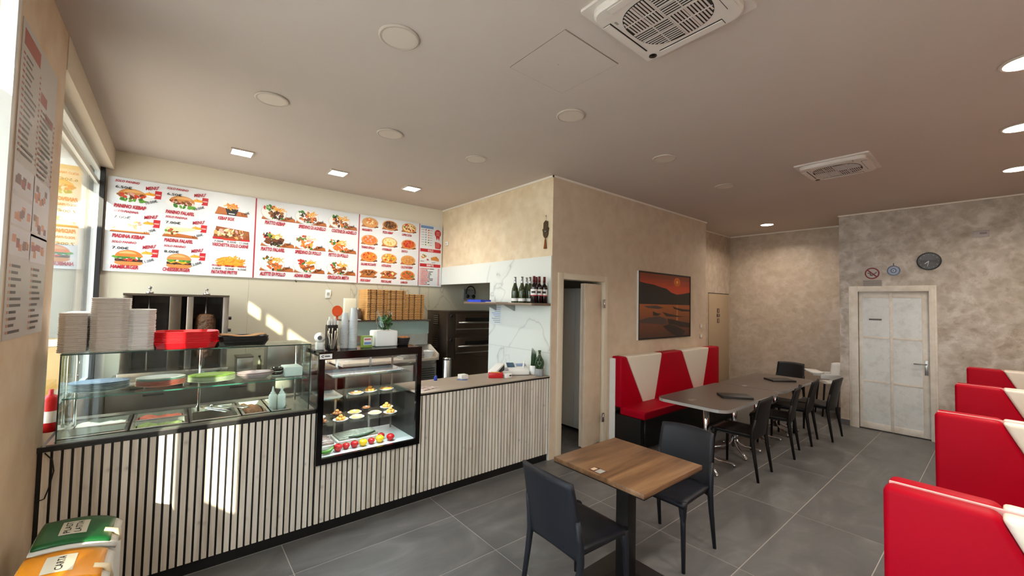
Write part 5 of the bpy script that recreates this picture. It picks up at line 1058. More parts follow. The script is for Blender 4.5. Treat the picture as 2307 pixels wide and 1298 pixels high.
def bottle(x, y, red, label):
    t = thing('wine_bottle', label, 'bottle', (x, y, SZ), group='bottles on the wall shelf')
    if red: pr_ = [(.034, 0), (.0365, .004), (.0365, .175), (.033, .195), (.017, .215), (.0145, .23), (.0145, .298), (.0145, .30), (0, .30)]
    else: pr_ = [(.038, 0), (.042, .004), (.042, .12), (.036, .165), (.022, .205), (.015, .235), (.0145, .30), (0, .302)]
    MB().lathe([(a, SZ + b) for a, b in pr_], (x, y, 0), 18).build('glass_body', m_btd if red else m_btg, t)
    if red:
        MB().lathe([(.0152, SZ + .232), (.0152, SZ + .301), (0, SZ + .3015)], (x, y, 0), 14).build('capsule', m_caps, t)
        l_ = MB(); arc_label(l_, x, y, .0372, SZ + .085, SZ + .155); lo = l_.build('paper_label', m_lab, t); l_ = MB(); arc_label(l_, x, y, .0376, SZ + .080, SZ + .090, a0=-140, a1=140); l_.build('red_band', m_labr, lo)
        l_ = MB(); arc_label(l_, x, y, .0376, SZ + .110, SZ + .134, a0=-38, a1=38); l_.build('emblem', m_labk, lo)
    else:
        MB().lathe([(.0175, SZ + .215), (.0158, SZ + .24), (.0156, SZ + .303), (0, SZ + .3035)], (x, y, 0), 14).build('foil', m_foil, t)
        l_ = MB(); arc_label(l_, x, y, .0426, SZ + .018, SZ + .052); l_.build('paper_label', m_lab, t)
for x, y, r, lb in [(3.245, 3.345, 1, 'red wine bottle with white label nearest the plaster corner'), (3.165, 3.345, 1, 'red wine bottle with white label, second from the plaster corner'), (3.085, 3.345, 1, 'red wine bottle standing left and front of the red group'), (3.20, 3.43, 1, 'red wine bottle standing behind the front red row'),
                    (3.075, 3.66, 0, 'green sparkling wine bottle with silver neck, leftmost on the shelf'), (3.10, 3.565, 0, 'green sparkling wine bottle, second from the left'), (3.22, 3.62, 0, 'green sparkling wine bottle in the back row by the wall'), (3.19, 3.525, 0, 'green sparkling wine bottle half hidden behind the red ones')]: bottle(x, y, r, lb)
t = thing('blue_tray', 'shallow bright blue plastic tray at the far end of the shelf', 'tray', (3.10, 4.42, SZ)); tb = MB(); tb.box(3.02, 3.18, 4.27, 4.58, SZ, SZ + .004).box(3.02, 3.024, 4.27, 4.58, SZ + .004, SZ + .03).box(3.176, 3.18, 4.27, 4.58, SZ + .004, SZ + .03).box(3.024, 3.176, 4.27, 4.274, SZ + .004, SZ + .03).box(3.024, 3.176, 4.576, 4.58, SZ + .004, SZ + .03); tb.build('tray', M('tray_blue', '#2846c8', .4), t)
MB().box(3.04, 3.22, 3.96, 4.20, SZ, SZ + .006).build('paper_stack', M('paper_grey', '#c9c4bb', .7), label='few flat papers lying on the shelf beside the blue tray', cat='papers')
t = thing('wall_gas_valve', 'grey wall box with coiled black hose beyond the opening', 'valve', (3.85, 5.785, 1.80)); MB().box(3.72, 3.95, 5.76, 5.789, 1.80, 1.98).build('box', M('box_grey', '#8f8a84', .5), t); MB().tube([(3.85 + math.cos(a) * .09, 5.745, 1.93 + math.sin(a) * .10) for a in [math.radians(-20 + 220 * i / 16) for i in range(17)]], .009, 8).build('hose', m_black, t)
for x in (3.79, 3.91): MB().ball((x, 5.745, 1.86), .032, 12).build('knob', m_black, t)
# printed notice on the marble
t = thing('wall_notice', 'white printed notice taped to the marble under the shelf', 'notice', (3.297, 4.28, 1.46)); MB().box(3.2955, 3.2975, 4.19, 4.42, 1.47, 1.72).build('sheet', M('notice_paper', '#d9dcd8', .6), t)
nm = MB()
for k in range(9): nm.box(3.2945, 3.2955, 4.21, 4.395 - .03 * (k % 3), 1.69 - k * .024, 1.698 - k * .024, 1 if k in (3, 4) else 0)
nm.build('print_lines', [M('ink_grey', '#8b8d94', .6), M('ink_blue', '#7f93c4', .6)], t)
# hand amulet
hm = thing('hand_amulet', 'bronze hand shaped amulet with orange tassel on the plaster corner', 'ornament', (3.305, 3.395, 2.42))
m_bronze = M('bronze_dark', '#4a3a22', .35, .7, var=(60, .5)); m_eye = M('eye_black', '#17131a', .3)
def hs_(pts, a, b, nm, mt): MB().prism([(3.395 - p[0], 2.60 + p[1]) for p in pts], a, b, 'x').build(nm, mt, hm)
hs_([(-.035, .10), (-.022, .115), (.0, .13), (.022, .118), (.033, .115), (.034, .03), (.044, .045), (.052, .03), (.042, .0), (.038, -.04), (.02, -.07), (0, -.08), (-.02, -.07), (-.038, -.04), (-.042, .0), (-.052, .02), (-.045, .035), (-.036, .02)], 3.294, 3.304, 'hand', m_bronze)
hs_([(-.036, .0), (-.015, .016), (.012, .016), (.034, .0), (.012, -.014), (-.015, -.014)], 3.291, 3.294, 'eye', m_eye); MB().ball((3.291, 3.393, 2.60), .007, 10).build('pupil', m_wplas, hm)
MB().cyl((3.302, 3.395, 2.73), (3.302, 3.395, 2.785), .0012, n=6).ball((3.30, 3.395, 2.785), .008, 8).build('hanger', m_steel, hm)
MB().lathe([(.004, 2.52), (.008, 2.505), (.010, 2.495), (.014, 2.45), (.021, 2.40), (.020, 2.398), (0, 2.40)], (3.296, 3.395, 0), 12).build('tassel', M('tassel_orange', '#8a4a16', .8, bump=(150, .8, .01)), hm)
t = thing('wall_sensor', 'small white sensor box on the golden plaster beside the menu', 'sensor', (3.29, 5.63, 2.65)); MB().box(3.285, 3.309, 5.60, 5.665, 2.655, 2.71).build('case', m_wplas, t, bevel=.004); MB().box(3.283, 3.285, 5.615, 5.65, 2.67, 2.69).build('lens', M('lens_grey', '#b9b4ac', .3), t)
# sunset picture
pf = thing('framed_picture', 'framed sunset photograph of terraced rock pools on the plaster wall', 'picture', (5.75, 3.27, 1.27))
fx0, fx1, fz0, fz1 = 5.005, 6.49, 1.28, 2.255
f = MB(); f.box(fx0, fx1, 3.262, 3.288, fz0, fz0 + .022).box(fx0, fx1, 3.262, 3.288, fz1 - .022, fz1).box(fx0, fx0 + .022, 3.262, 3.288, fz0 + .022, fz1 - .022).box(fx1 - .022, fx1, 3.262, 3.288, fz0 + .022, fz1 - .022); f.build('frame', M('frame_black', '#17100d', .4), pf)
MB().box(fx0 - .006, fx0 - .0005, 3.264, 3.288, fz0 - .004, fz1).build('frame_edge', m_wplas, pf)
msky, nt, b = newmat('sunset_print'); tc = N(nt, 'ShaderNodeTexCoord'); sp = N(nt, 'ShaderNodeSeparateXYZ'); nt.links.new(tc.outputs['Generated'], sp.inputs[0])
nz = N(nt, 'ShaderNodeTexNoise'); nz.inputs['Scale'].default_value = 5; mpn = N(nt, 'ShaderNodeMapping'); mpn.inputs['Scale'].default_value = (1, 1, 6); nt.links.new(tc.outputs['Generated'], mpn.inputs[0]); nt.links.new(mpn.outputs[0], nz.inputs['Vector'])
ma = N(nt, 'ShaderNodeMath', operation='MULTIPLY_ADD'); ma.inputs[1].default_value = .12; nt.links.new(nz.outputs['Fac'], ma.inputs[0]); nt.links.new(sp.outputs['Z'], ma.inputs[2])
r = ramp(nt, [(.05, lin('#4a2c22')), (.3, lin('#7a4226')), (.55, lin('#a85a26')), (.7, lin('#c8501c')), (.85, lin('#d2401a')), (1.0, lin('#8a3418'))]); nt.links.new(ma.outputs[0], r.inputs[0]); nt.links.new(r.outputs[0], b.inputs['Base Color']); b.inputs['Roughness'].default_value = .35
MB().box(fx0 + .022, fx1 - .022, 3.268, 3.275, fz0 + .022, fz1 - .022).build('print', msky, pf)
class Pp(MB):
    def __init__(s): super().__init__(); s.y = 3.2676
    def poly(s, pts, m): s.y -= .0001; s.add([(fx0 + .022 + p[0] * 1.441, s.y, fz0 + .022 + p[1] * .931) for p in pts], [tuple(range(len(pts)))], m); return s
pm = [M('pic_mountain', '#170c0c', .4), M('pic_rock', '#2a1c1a', .4), M('pic_rock_grey', '#4c3c38', .4), M('pic_glow', '#d8661f', .4), M('pic_sun', '#ffb850', .4), M('pic_water', '#c07838', .4)]
a = Pp()
a.poly([(.72 + math.cos(t) * .07, .90 + math.sin(t) * .075) for t in [2 * PI * i / 18 for i in range(18)]], 3); a.poly([(.72 + math.cos(t) * .016, .90 + math.sin(t) * .024) for t in [2 * PI * i / 14 for i in range(14)]], 4)
a.poly([(0, .52), (0, .86), (.12, .84), (.25, .83), (.38, .80), (.5, .78), (.60, .72), (.72, .69), (.85, .71), (1, .74), (1, .52)], 0)
a.poly([(.70, .20), (.74, .20), (.735, .52), (.715, .52)], 5)
for q, m_ in [([(.62, .50), (.70, .47), (.85, .45), (1, .44), (1, .41), (.82, .41), (.72, .44), (.66, .45)], 1), ([(.42, .40), (.55, .37), (.78, .33), (.95, .32), (.75, .315), (.5, .33)], 1), ([(.52, .29), (.62, .28), (.8, .24), (1, .21), (1, .13), (.8, .15), (.66, .19), (.55, .20)], 1), ([(.24, .41), (.32, .38), (.40, .37), (.34, .34), (.25, .34)], 1), ([(0, .27), (.15, .31), (.35, .33), (.5, .29), (.52, .22), (.42, .195), (.2, .22), (0, .23)], 2), ([(.08, .49), (.3, .50), (.45, .47), (.35, .445), (.15, .46)], 2), ([(.43, .17), (.55, .2), (.7, .17), (.78, .13), (.9, .08), (.85, 0), (.7, 0), (.55, .08)], 1)]: a.poly(q, m_)
a.build('picture_shapes', pm, pf)
# switches at the right of the picture
for z, lb in ((1.437, 'upper white switch plate right of the sunset picture'), (1.272, 'lower white switch plate right of the sunset picture')):
    t = thing('wall_switch', lb, 'switch', (6.895, 3.285, z - .04)); MB().box(6.855, 6.935, 3.28, 3.289, z - .04, z + .04).build('plate', M('switch_plate', '#d6c8b4', .4), t, bevel=.003); MB().box(6.875, 6.915, 3.277, 3.28, z - .02, z + .02).build('rocker', m_wplas, t)
# ------------------------------------------------------------------ chairs
m_chair = M('chair_anthracite', '#1b1d25', .5, spec=.35, bump=(400, .05, .001)); m_chairk = M('chair_black', '#121112', .5, spec=.35)
def make_chair(mat, name='dining_chair'):
    t = thing(name, 'x', 'chair', (0, 0, 0), world=False)
    def seat(u, w, dz):
        x = (u - .5) * .43 * (1 - .06 * (1 - w)); y = -.20 + w * .42; e = max(abs(u - .5) * 2, 0)
        return (x, y, .452 + dz - .012 * math.cos((u - .5) * PI) * math.sin(min(1, w * 1.1) * PI) - (.02 * max(0, (w - .85) / .15) ** 2) - .006 * e ** 6)
    m = MB(); n1, n2 = 13, 11
    m.grid(lambda u, w: seat(u, w, .012), n1, n2); m.grid(lambda u, w: seat(u, w, -.012), n1, n2)
    o = n1 * n2; rim = [i for i in range(n1)] + [j * n1 + n1 - 1 for j in range(1, n2)] + [(n2 - 1) * n1 + i for i in range(n1 - 2, -1, -1)] + [j * n1 for j in range(n2 - 2, 0, -1)]
    m.f += [(rim[i], rim[(i + 1) % len(rim)], o + rim[(i + 1) % len(rim)], o + rim[i]) for i in range(len(rim))]; m.m += [0] * len(rim); m.s += [True] * len(rim)
    m.build('seat', mat, t)
    def back(u, v, d):
        a = (u - .5) * 2; hw = .213 - .012 * v ** 2
        x = a * hw; y = -.178 - .045 * v - .035 * v * v - .028 * (1 - a * a) + d; z = .385 + .432 * v + .012 * v * (1 - a * a) - .05 * (1 - v) * (1 - a * a) * 0
        if v < .01: z += .03 * (1 - a * a)
        return (x, y, z)
    m = MB(); n1, n2 = 15, 12
    m.grid(lambda u, v: back(u, v, .011), n1, n2); m.grid(lambda u, v: back(u, v, -.011), n1, n2)
    o = n1 * n2; rim = [i for i in range(n1)] + [j * n1 + n1 - 1 for j in range(1, n2)] + [(n2 - 1) * n1 + i for i in range(n1 - 2, -1, -1)] + [j * n1 for j in range(n2 - 2, 0, -1)]
    m.f += [(rim[i], rim[(i + 1) % len(rim)], o + rim[(i + 1) % len(rim)], o + rim[i]) for i in range(len(rim))]; m.m += [0] * len(rim); m.s += [True] * len(rim)
    m.build('backrest', mat, t)
    for s in (-1, 1):
        MB().tube([(s * .185, .185, .452), (s * .192, .192, .40), (s * .197, .197, .33), (s * .205, .205, 0)], [.034, .026, .0175, .0125], 12).build('leg', mat, t)
        MB().tube([(s * .205, -.215, .62), (s * .208, -.195, .50), (s * .207, -.190, .40), (s * .208, -.205, .28), (s * .215, -.245, 0)], [.014, .020, .021, .018, .0125], 12).build('leg', mat, t)
    MB().box(-.18, .18, .17, .195, .415, .445).box(-.19, -.165, -.17, .17, .415, .445).box(.165, .19, -.17, .17, .415, .445).build('seat_rim', mat, t)
    return t
ch = make_chair(m_chair); ch.location = (1.895, 1.635, 0); ch.rotation_euler = (0, 0, -PI / 2 - .05); ch['label'] = 'dark grey plastic chair seen from behind, nearest the camera'; ch['group'] = 'anthracite chairs at the wooden table'
dup(ch, (2.855, 1.585, 0), PI / 2 + .02, 'dark grey plastic chair facing the camera across the wooden table')
ck = make_chair(m_chairk); ck.location = (4.80, 1.86, 0); ck.rotation_euler = (0, 0, .04); ck['label'] = 'black plastic chair at the long tables, nearest the wooden table'; ck['group'] = 'black chairs at the long tables'
dup(ck, (5.82, 1.865, 0), .16, 'black plastic chair, second along the long tables'); dup(ck, (6.55, 1.865, 0), .10, 'black plastic chair, third along the long tables'); dup(ck, (7.03, 1.72, 0), -.03, 'black plastic chair, farthest of the row and pulled back from the table')
dup(ck, (8.13, 2.42, 0), PI / 2 - .05, 'black plastic chair alone against the far wall behind the tables')
# ------------------------------------------------------------------ small wooden table
m_tw = wood('table_oak', '#5f432d', '#7a593d', '#906d4c', 'X', 13, .42)
t = thing('wooden_table', 'small square oak-look table on a black pedestal', 'table', (2.292, 1.572, 0))
MB().box(1.965, 2.622, 1.238, 1.906, .722, .75).build('table_top', m_tw, t, bevel=.0015)
MB().box(1.966, 2.621, 1.239, 1.905, .716, .722).build('underside', m_black, t)
MB().box(2.245, 2.335, 1.527, 1.617, .02, .716).build('column', m_black, t, bevel=.003); MB().box(2.065, 2.515, 1.347, 1.797, 0, .012).build('base_plate', m_black, t, bevel=.003); MB().box(2.20, 2.38, 1.48, 1.66, .012, .02).build('collar', m_black, t)
st_ = thing('table_sticker', 'small printed sticker near the edge of the wooden table', 'sticker', (2.02, 1.575, .7502)); MB().box(1.985, 2.055, 1.545, 1.635, .7502, .7508).build('sheet', M('sticker_brown', '#5a3a28', .4), st_); MB().box(1.992, 2.048, 1.550, 1.592, .7508, .7512).build('panel', M('sticker_grey', '#a9a7a2', .4), st_); MB().box(2.0, 2.04, 1.605, 1.63, .7508, .7512).build('emblem', M('sticker_cream', '#d8c0a0', .4), st_)
# ------------------------------------------------------------------ long tables
m_tt = M('table_taupe', '#574d48', .28, var=(14, .04)); m_te = M('table_edge_alu', '#c9c7c4', .3, .6)
def long_table(x0, x1, label, px):
    y0, y1 = 1.735, 2.49; cx, cy = (x0 + x1) / 2, (y0 + y1) / 2
    t = thing('long_table', label, 'table', (cx, cy, 0), group='long taupe tables')
    MB().prism(rrect(x1 - x0, y1 - y0, .12, 7, (cx, cy)), .718, .748).build('edge_band', m_te, t); MB().prism(rrect(x1 - x0 - .006, y1 - y0 - .006, .117, 7, (cx, cy)), .7482, .750).build('table_top', m_tt, t)
    for x in px:
        MB().cyl((x, 2.14, .06), (x, 2.14, .718), .03, n=18).build('column', m_chrome, t)
        MB().lathe([(.10, .712), (.10, .717), (.03, .69)], (x, 2.14, 0), 16).build('flange', m_black, t)
        for a in (45, 135, 225, 315):
            c, s = math.cos(math.radians(a)), math.sin(math.radians(a))
            MB().tube([(x + c * .02, 2.14 + s * .02, .15), (x + c * .05, 2.14 + s * .05, .10), (x + c * .12, 2.14 + s * .12, .065), (x + c * .30, 2.14 + s * .30, .028)], [.016, .016, .015, .011], 10).cyl((x + c * .30, 2.14 + s * .30, 0), (x + c * .30, 2.14 + s * .30, .03), .014, n=10).build('foot', m_chrome, t)
long_table(4.15, 5.690, 'long taupe table with rounded corners, nearer of the two', (4.62, 5.36)); long_table(5.695, 7.09, 'long taupe table with rounded corners, farther of the two', (6.07, 6.78))
def folder(cx, cy, rz, label):
    t = thing('menu_folder', label, 'menu', (cx, cy, .7505), rz, world=False)
    MB().box(-.16, .16, -.11, .11, 0, .008).build('cover', m_black, t, bevel=.002); MB().box(-.155, .155, -.105, .108, .008, .013).build('pages', M('page_edge', '#5a524c', .6), t); MB().box(-.16, .16, -.11, .11, .013, .02).build('cover', m_black, t, bevel=.002)
folder(4.925, 1.96, math.radians(-50), 'black menu folder on the nearer long table'); folder(6.60, 2.03, math.radians(-40), 'black menu folder on the farther long table')
for x, y, lb in ((4.36, 2.17, 'pale round emblem printed at the near end of the first long table'), (5.75, 2.16, 'pale round emblem printed where the two long tables meet')):
    m = MB()
    for k in range(3): m.prism([(x + math.cos(a) * (.05 - k * .0) * .5 + (k - 1) * .03, y + math.sin(a) * .03 + (k % 2) * .02) for a in [2 * PI * i / 10 for i in range(10)]], .7502 + k * .0001, .7504 + k * .0001)
    m.build('table_emblem', M('emblem_pale', '#8f857c', .35), label=lb, cat='decal')
# ------------------------------------------------------------------ banquette along the plaster wall
bq = thing('banquette', 'long red and white wall banquette with black base under the picture', 'banquette', (5.8, 3.03, 0))
BX0, BX1 = 4.405, 7.20
MB().box(BX0 + .005, BX1, 2.83, 3.27, .01, .375).build('base', m_black, bq)
MB().box(BX0, BX1, 2.775, 3.135, .375, .475).build('seat', m_red, bq, bevel=.022, seg=4)
for pts, mt, nm in (([(BX0, .455), (4.925, .455), (4.53, 1.1), (BX0, 1.1)], m_red, 'red_panel'), ([(4.926, .455), (5.20, .455), (5.389, 1.1), (4.531, 1.1)], m_wht, 'white_panel'), ([(5.201, .455), (6.34, .455), (5.95, 1.1), (5.39, 1.1)], m_red, 'red_panel'), ([(6.341, .455), (6.62, .455), (6.83, 1.1), (5.951, 1.1)], m_wht, 'white_panel'), ([(6.621, .455), (BX1, .455), (BX1, 1.1), (6.831, 1.1)], m_red, 'red_panel')):
    MB().prism(pts, 3.115, 3.268, 'y').build(nm, mt, bq, bevel=.025, seg=4)
MB().box(BX0 - .012, BX0 - .001, 3.20, 3.285, 0, 1.075).build('side_trim', m_wplas, bq)
MB().cyl((4.45, 2.80, .0), (4.45, 2.80, .375), .012, n=8).build('leg', m_black, bq)
# ------------------------------------------------------------------ double benches on the right
def booth(cx, label):
    t = thing('double_bench', label, 'bench', (cx, -.33, 0), group='red and white back-to-back benches')
    Y0, Y1 = .302, -.985
    polys = [([(Y0, .30), (-.36, .30), (.022, 1.1), (Y0, 1.1)], m_red, 'red_panel'), ([(-.361, .30), (-.50, .30), (-.72, 1.1), (.021, 1.1)], m_wht, 'white_panel'), ([(-.501, .30), (Y1, .30), (Y1, 1.1), (-.721, 1.1)], m_red, 'red_panel')]
    for s in (-1, 1):
        a, b_ = (cx - .09, cx - .007) if s < 0 else (cx + .007, cx + .09)
        for pts, mt, nm in polys: MB().prism(pts, a, b_, 'x').build(nm, mt, t, bevel=.022, seg=4)
        MB().box(cx + s * .52 if s < 0 else cx + .09, cx - .09 if s < 0 else cx + s * .52, Y1, Y0 - .005, .38, .475).build('seat', m_red, t, bevel=.02, seg=3)
        MB().box(cx - .48 if s < 0 else cx + .06, cx - .06 if s < 0 else cx + .48, Y1, Y0 - .03, .01, .38).build('base', m_black, t)
    MB().box(cx - .0065, cx + .0065, Y1, Y0 - .008, .32, 1.0985).build('piping', M('piping_pink', '#e8b4b0', .5), t)
    MB().box(cx - .055, cx + .055, Y1, Y0 - .03, .0, .32).build('core', m_black, t)
for c, lb in ((2.155, 'red and white double bench, nearest the camera'), (3.93, 'red and white double bench, second from the camera'), (5.62, 'red and white double bench, third from the camera'), (7.44, 'red and white double bench, farthest, against the pearl wall')): booth(c, lb)
# ------------------------------------------------------------------ high chair
t = thing('high_chair', 'white plastic high chair with tray in the corner beside the far door', 'high chair', (8.50, 1.89, 0), math.radians(32), world=False)
m_leg2 = M('highchair_leg', '#8f7a66', .5)
for sx in (-1, 1):
    for sy in (-1, 1): MB().tube([(sx * .13, sy * .11, .54), (sx * .155, sy * .15, 0)], [.016, .012], 10).build('leg', m_leg2 if sy < 0 else m_chairk, t)
MB().box(-.15, .15, -.14, .13, .535, .56).build('seat', m_wplas, t, bevel=.01)
def bk(u, v, d): a = (u - .5) * 2; return (a * (.155 + .02 * v), -.12 - .04 * v + .06 * a * a + d, .55 + .30 * v + .03 * (1 - a * a) * v)
m = MB(); m.grid(lambda u, v: bk(u, v, 0), 11, 7); m.build('backrest', m_wplas, t, solid=.02)
for sx in (-1, 1): MB().box(sx * .17 - .012, sx * .17 + .012, -.12, .18, .62, .70).build('armrest', m_wplas, t, bevel=.01)
MB().prism(rrect(.40, .20, .06, 5, (0, .22)), .70, .73).build('tray', m_wplas, t, bevel=.008)
# ------------------------------------------------------------------ waste bins by the pillar
m_binw = M('bin_white', '#dcd9d2', .4)
def make_bin(cy, colname, lidcol, label, lines):
    cx, w, d, H_ = -.305, .315, .285, .60
    t = thing('waste_bin', label, 'bin', (cx, cy, 0), group='sorting bins by the pillar')
    out = [(cx - d / 2, cy - w / 2), (cx + d / 2 - .09, cy - w / 2), (cx + d / 2 - .03, cy - w / 2 + .03), (cx + d / 2, cy - w / 4), (cx + d / 2 + .008, cy), (cx + d / 2, cy + w / 4), (cx + d / 2 - .03, cy + w / 2 - .03), (cx + d / 2 - .09, cy + w / 2), (cx - d / 2, cy + w / 2)]
    MB().prism(out, 0, H_).build('body', m_binw, t, bevel=.012)
    def dome(u, v, grow, lift):
        x = cx - d / 2 + .012 + (d - .012) * u; hw = (w / 2 - .012) * (1 - .10 * max(0, (u - .6) / .4) ** 2) * grow
        return (x, cy + (v - .5) * 2 * hw, H_ + lift + .055 * (1 - (max(0, u - .15) / .85) ** 2.2) ** .8 - .012 * (2 * v - 1) ** 2 - (.004 if False else 0))
    m = MB(); m.grid(lambda u, v: dome(u, v, 1.06, -.008), 14, 9); m.build('rim', m_binw, t, solid=.012)
    m = MB(); m.grid(lambda u, v: dome(.02 + u * .90, .035 + v * .93, 1.0, .006), 14, 9); lid = m.build('lid', M('bin_' + colname, lidcol, .32), t, solid=.008)
    MB().tube([(cx + d / 2 - .05, cy - .05, H_ + .035), (cx + d / 2 - .01, cy - .05, H_ + .02), (cx + d / 2 + .004, cy - .05, H_ - .03)], [.012, .013, .010], 8).build('latch', M('latch_cream', '#dcc9a4', .5), t)
    # hand lettered paper on the lid, reading towards the counter
    def top(x, y, e): u = (x - (cx - d / 2 + .012)) / (d - .012); v = .5 + (y - cy) / (w - .024); return (x, y, dome(u, v, 1, .0115 + e)[2])
    nx = 8; x0, x1, y0, y1 = cx - .055, cx + .035, cy - .07, cy + .07
    m = MB(); m.grid(lambda u, v: top(x0 + (x1 - x0) * u, y0 + (y1 - y0) * v, 0), 6, 6); sh_ = m.build('paper_label', M('label_paper', '#d9d2bd', .7), t)
    L = MB()
    for k, tx in enumerate(lines):
        tmp = MB(); text_mb(tmp, tx, 0, 0, .022, 0, width=.115, bold=.01, plane='z', depth=0)
        xx = x0 + .035 + k * .035 if len(lines) > 1 else x0 + .058
        vs = [top(xx - v[1], cy - .0575 + v[0], .0012) for v in tmp.v]; L.add(vs, tmp.f)
    L.build('lettering', M('marker_ink', '#1c1a22', .6), sh_)
make_bin(2.800, 'green', '#0f5a2a', 'white sorting bin with a dark green lid, nearer the counter', ['PLAST', 'LATTA'])
make_bin(2.462, 'yellow', '#e8920e', 'white sorting bin with an orange-yellow lid, at the bottom edge', ['CARTA'])
# ------------------------------------------------------------------ menu poster on the pillar (flat print)
po = thing('menu_poster', 'tall printed price list on the plaster pillar beside the window', 'poster', (-.528, 2.88, 1.555))
MB().box(-.5295, -.527, 2.572, 3.20, 1.555, 2.90).build('sheet', M('poster_paper', '#c9c2bd', .35), po)
class Po(MB):
    def __init__(s): super().__init__(); s.x = -.5268
    def bar(s, y0, y1, z0, z1, m): s.x += .00002; return s.add([(s.x, y0, z0), (s.x, y1, z0), (s.x, y1, z1), (s.x, y0, z1)], [(0, 1, 2, 3)], m)
pmats = [M('poster_red', '#a8402e', .4), M('poster_dark', '#4a3c38', .4), M('poster_orange', '#d08048', .4), M('poster_brown', '#7a4a34', .4), M('poster_white', '#e0dde0', .4)]
rr_ = random.Random(4)
p = Po(); p.bar(2.60, 2.86, 2.80, 2.87, 0); p.bar(2.90, 3.02, 2.66, 2.71, 0); p.bar(3.0, 3.16, 2.60, 2.64, 0)
p.build('heading', pmats, po)
p = Po()
for c in range(2):
    for k in range(17):
        z = 2.76 - k * .026 - c * .14; y = 2.60 + c * .31
        if z < 2.30: break
        p.bar(y, y + .03, z, z + .010, 0); p.bar(y + .04, y + .12 + rr_.random() * .12, z, z + .010, 1); p.bar(y + .265, y + .285, z, z + .010, 0)
tag(p.build('price_lines', pmats, po), kind='stuff')
for k, (y0, y1, z0, z1, m_) in enumerate([(2.60, 2.87, 2.20, 2.27, 3), (2.90, 3.17, 2.18, 2.27, 2), (2.60, 2.87, 2.06, 2.13, 2), (2.90, 3.17, 2.04, 2.13, 3), (2.60, 2.87, 1.93, 2.0, 3), (2.90, 3.17, 1.92, 2.0, 2)]):
    p = Po(); p.bar(y0 - .02, y1 + .02, z0 - .02, z1 + .03, 4)
    for i in range(9): a = y0 + rr_.random() * (y1 - y0 - .06); b_ = z0 + rr_.random() * (z1 - z0 - .03); p.bar(a, a + .05, b_, b_ + .03, rr_.choice([m_, 2, 3, 0]))
    p.build('dish_photo', pmats, po)
p = Po()
for c in range(2):
    for k in range(11):
        z = 1.86 - k * .028; y = 2.60 + c * .33; p.bar(y, y + .02, z, z + .012, 2); p.bar(y + .03, y + .10 + rr_.random() * .10, z, z + .012, 1)
tag(p.build('price_lines', pmats, po), kind='stuff')
# ------------------------------------------------------------------ things on the pearl plaster wall by the far door
t = thing('no_smoking_sign', 'no smoking sign with red crossed circle above the far door', 'sign', (8.006, 1.25, 2.11))
MB().box(8.005, 8.0095, 1.14, 1.36, 2.12, 2.42).build('sheet', M('sign_paper', '#bdb0a2', .5), t)
rg = MB(); n = 26
for k in range(n):
    a0, a1 = 2 * PI * k / n, 2 * PI * (k + 1) / n
    rg.add([(8.0045, 1.25 + math.cos(a) * r, 2.315 + math.sin(a) * r) for a, r in ((a0, .085), (a1, .085), (a1, .068), (a0, .068))], [(0, 1, 2, 3)])
ca = math.radians(-45); ux, uz = math.cos(ca), math.sin(ca)
rg.add([(8.0043, 1.25 + y, 2.315 + z) for y, z in ((.062, .050), (.050, .062), (-.062, -.050), (-.050, -.062))], [(0, 1, 2, 3)])
rg.build('prohibition_ring', M('sign_red', '#7c1420', .5), t)
MB().add([(8.0048, 1.25 - y, 2.315 + z) for y, z in ((-.055, -.005), (-.03, .0), (-.025, -.03), (.0, -.04), (.055, .01), (.05, .022), (.0, -.022), (-.012, -.012), (-.018, .014), (-.05, .012))], [tuple(range(10))]).build('cigarette', M('sign_ink', '#5a4e46', .5), t)
p = MB()
for k in range(6): p.box(8.004, 8.005, 1.145, 1.355, 2.20 - k * .015, 2.21 - k * .015)
p.build('small_print', M('sign_grey', '#857b76', .5), t)
t = thing('eye_charm', 'round blue and white evil-eye charm between no smoking sign and clock', 'ornament', (8.0, 1.013, 2.27))
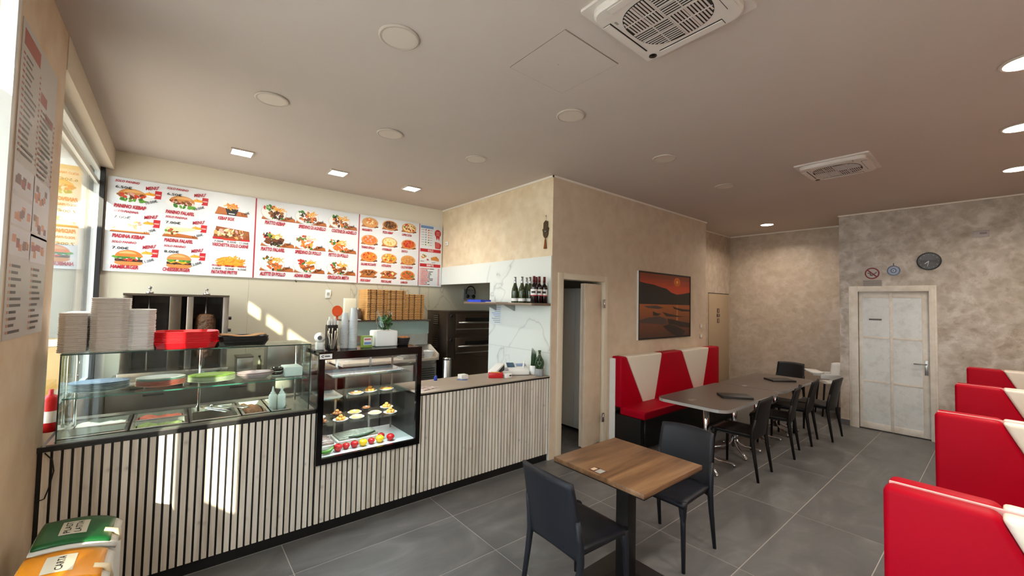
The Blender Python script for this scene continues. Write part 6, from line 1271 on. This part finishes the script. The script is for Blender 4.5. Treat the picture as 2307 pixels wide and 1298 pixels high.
for r, x, c, nm in ((.072, 8.001, '#22284a', 'rim'), (.060, 7.998, '#8f92a8', 'white_ring'), (.034, 7.996, '#2c3a6a', 'iris'), (.020, 7.994, '#c9cdd6', 'inner_ring'), (.010, 7.992, '#14172a', 'pupil')):
    MB().prism([(1.013 + math.cos(a) * r, 2.345 + math.sin(a) * r) for a in [2 * PI * i / 24 for i in range(24)]], x, x + (.008 if r > .07 else .003), 'x').build(nm, M('charm_' + nm, c, .2), t)
MB().cyl((8.004, 1.013, 2.41), (8.004, 1.013, 2.455), .004, n=6).build('loop', M('charm_cord', '#4a4450', .6), t)
t = thing('wall_clock', 'round black framed wall clock right of the eye charm', 'clock', (7.99, .652, 2.335))
def disc(r, x0, x1): return MB().prism([(.652 + math.cos(a) * r, 2.457 + math.sin(a) * r) for a in [2 * PI * i / 36 for i in range(36)]], x0, x1, 'x')
disc(.122, 7.985, 8.009).build('case', m_black, t, bevel=.004); disc(.108, 7.982, 7.985).build('dial', M('dial_dark', '#3a352e', .35), t)
hd = M('clock_hand', '#d8d4cc', .4)
MB().add([(7.9805, .652 - y, 2.457 + z) for y, z in ((-.004, .004), (.004, -.002), (-.036, -.038), (-.044, -.034))], [(0, 1, 2, 3)]).build('hour_hand', hd, t); MB().add([(7.980, .652 - y, 2.457 + z) for y, z in ((-.003, 0), (.003, 0), (-.012, -.075), (-.017, -.074))], [(0, 1, 2, 3)]).build('minute_hand', hd, t)
for k in range(12): a = k * PI / 6; MB().cbox((7.9812, .652 + math.sin(a) * .092, 2.457 + math.cos(a) * .092), (.001, .006, .006)).build('hour_mark', hd, t)
disc(.110, 7.974, 7.9755).build('glass', m_glass, t)
t = thing('wall_plate', 'small pale equipment plate high on the pearl plaster wall', 'plate', (8.0, .176, 2.73)); MB().box(7.998, 8.0095, .105, .245, 2.74, 2.825).build('plate', M('plate_lilac', '#b3a9a6', .4), t, bevel=.003); MB().box(7.997, 7.998, .125, .185, 2.775, 2.80).build('mark', M('plate_ink', '#877c7c', .4), t)
t = thing('red_canister', 'red canister with white band on the ledge left of the glass case', 'canister', (-.565, 3.78, .901)); MB().lathe([(.033, .901), (.036, .91), (.036, 1.10), (.028, 1.12), (.012, 1.13), (.012, 1.16), (0, 1.16)], (-.565, 3.78, 0), 18).build('body', M('canister_red', '#c01018', .3), t); MB().lathe([(.0365, .96), (.0365, 1.03)], (-.565, 3.78, 0), 18, caps=False).build('band', m_wplas, t)
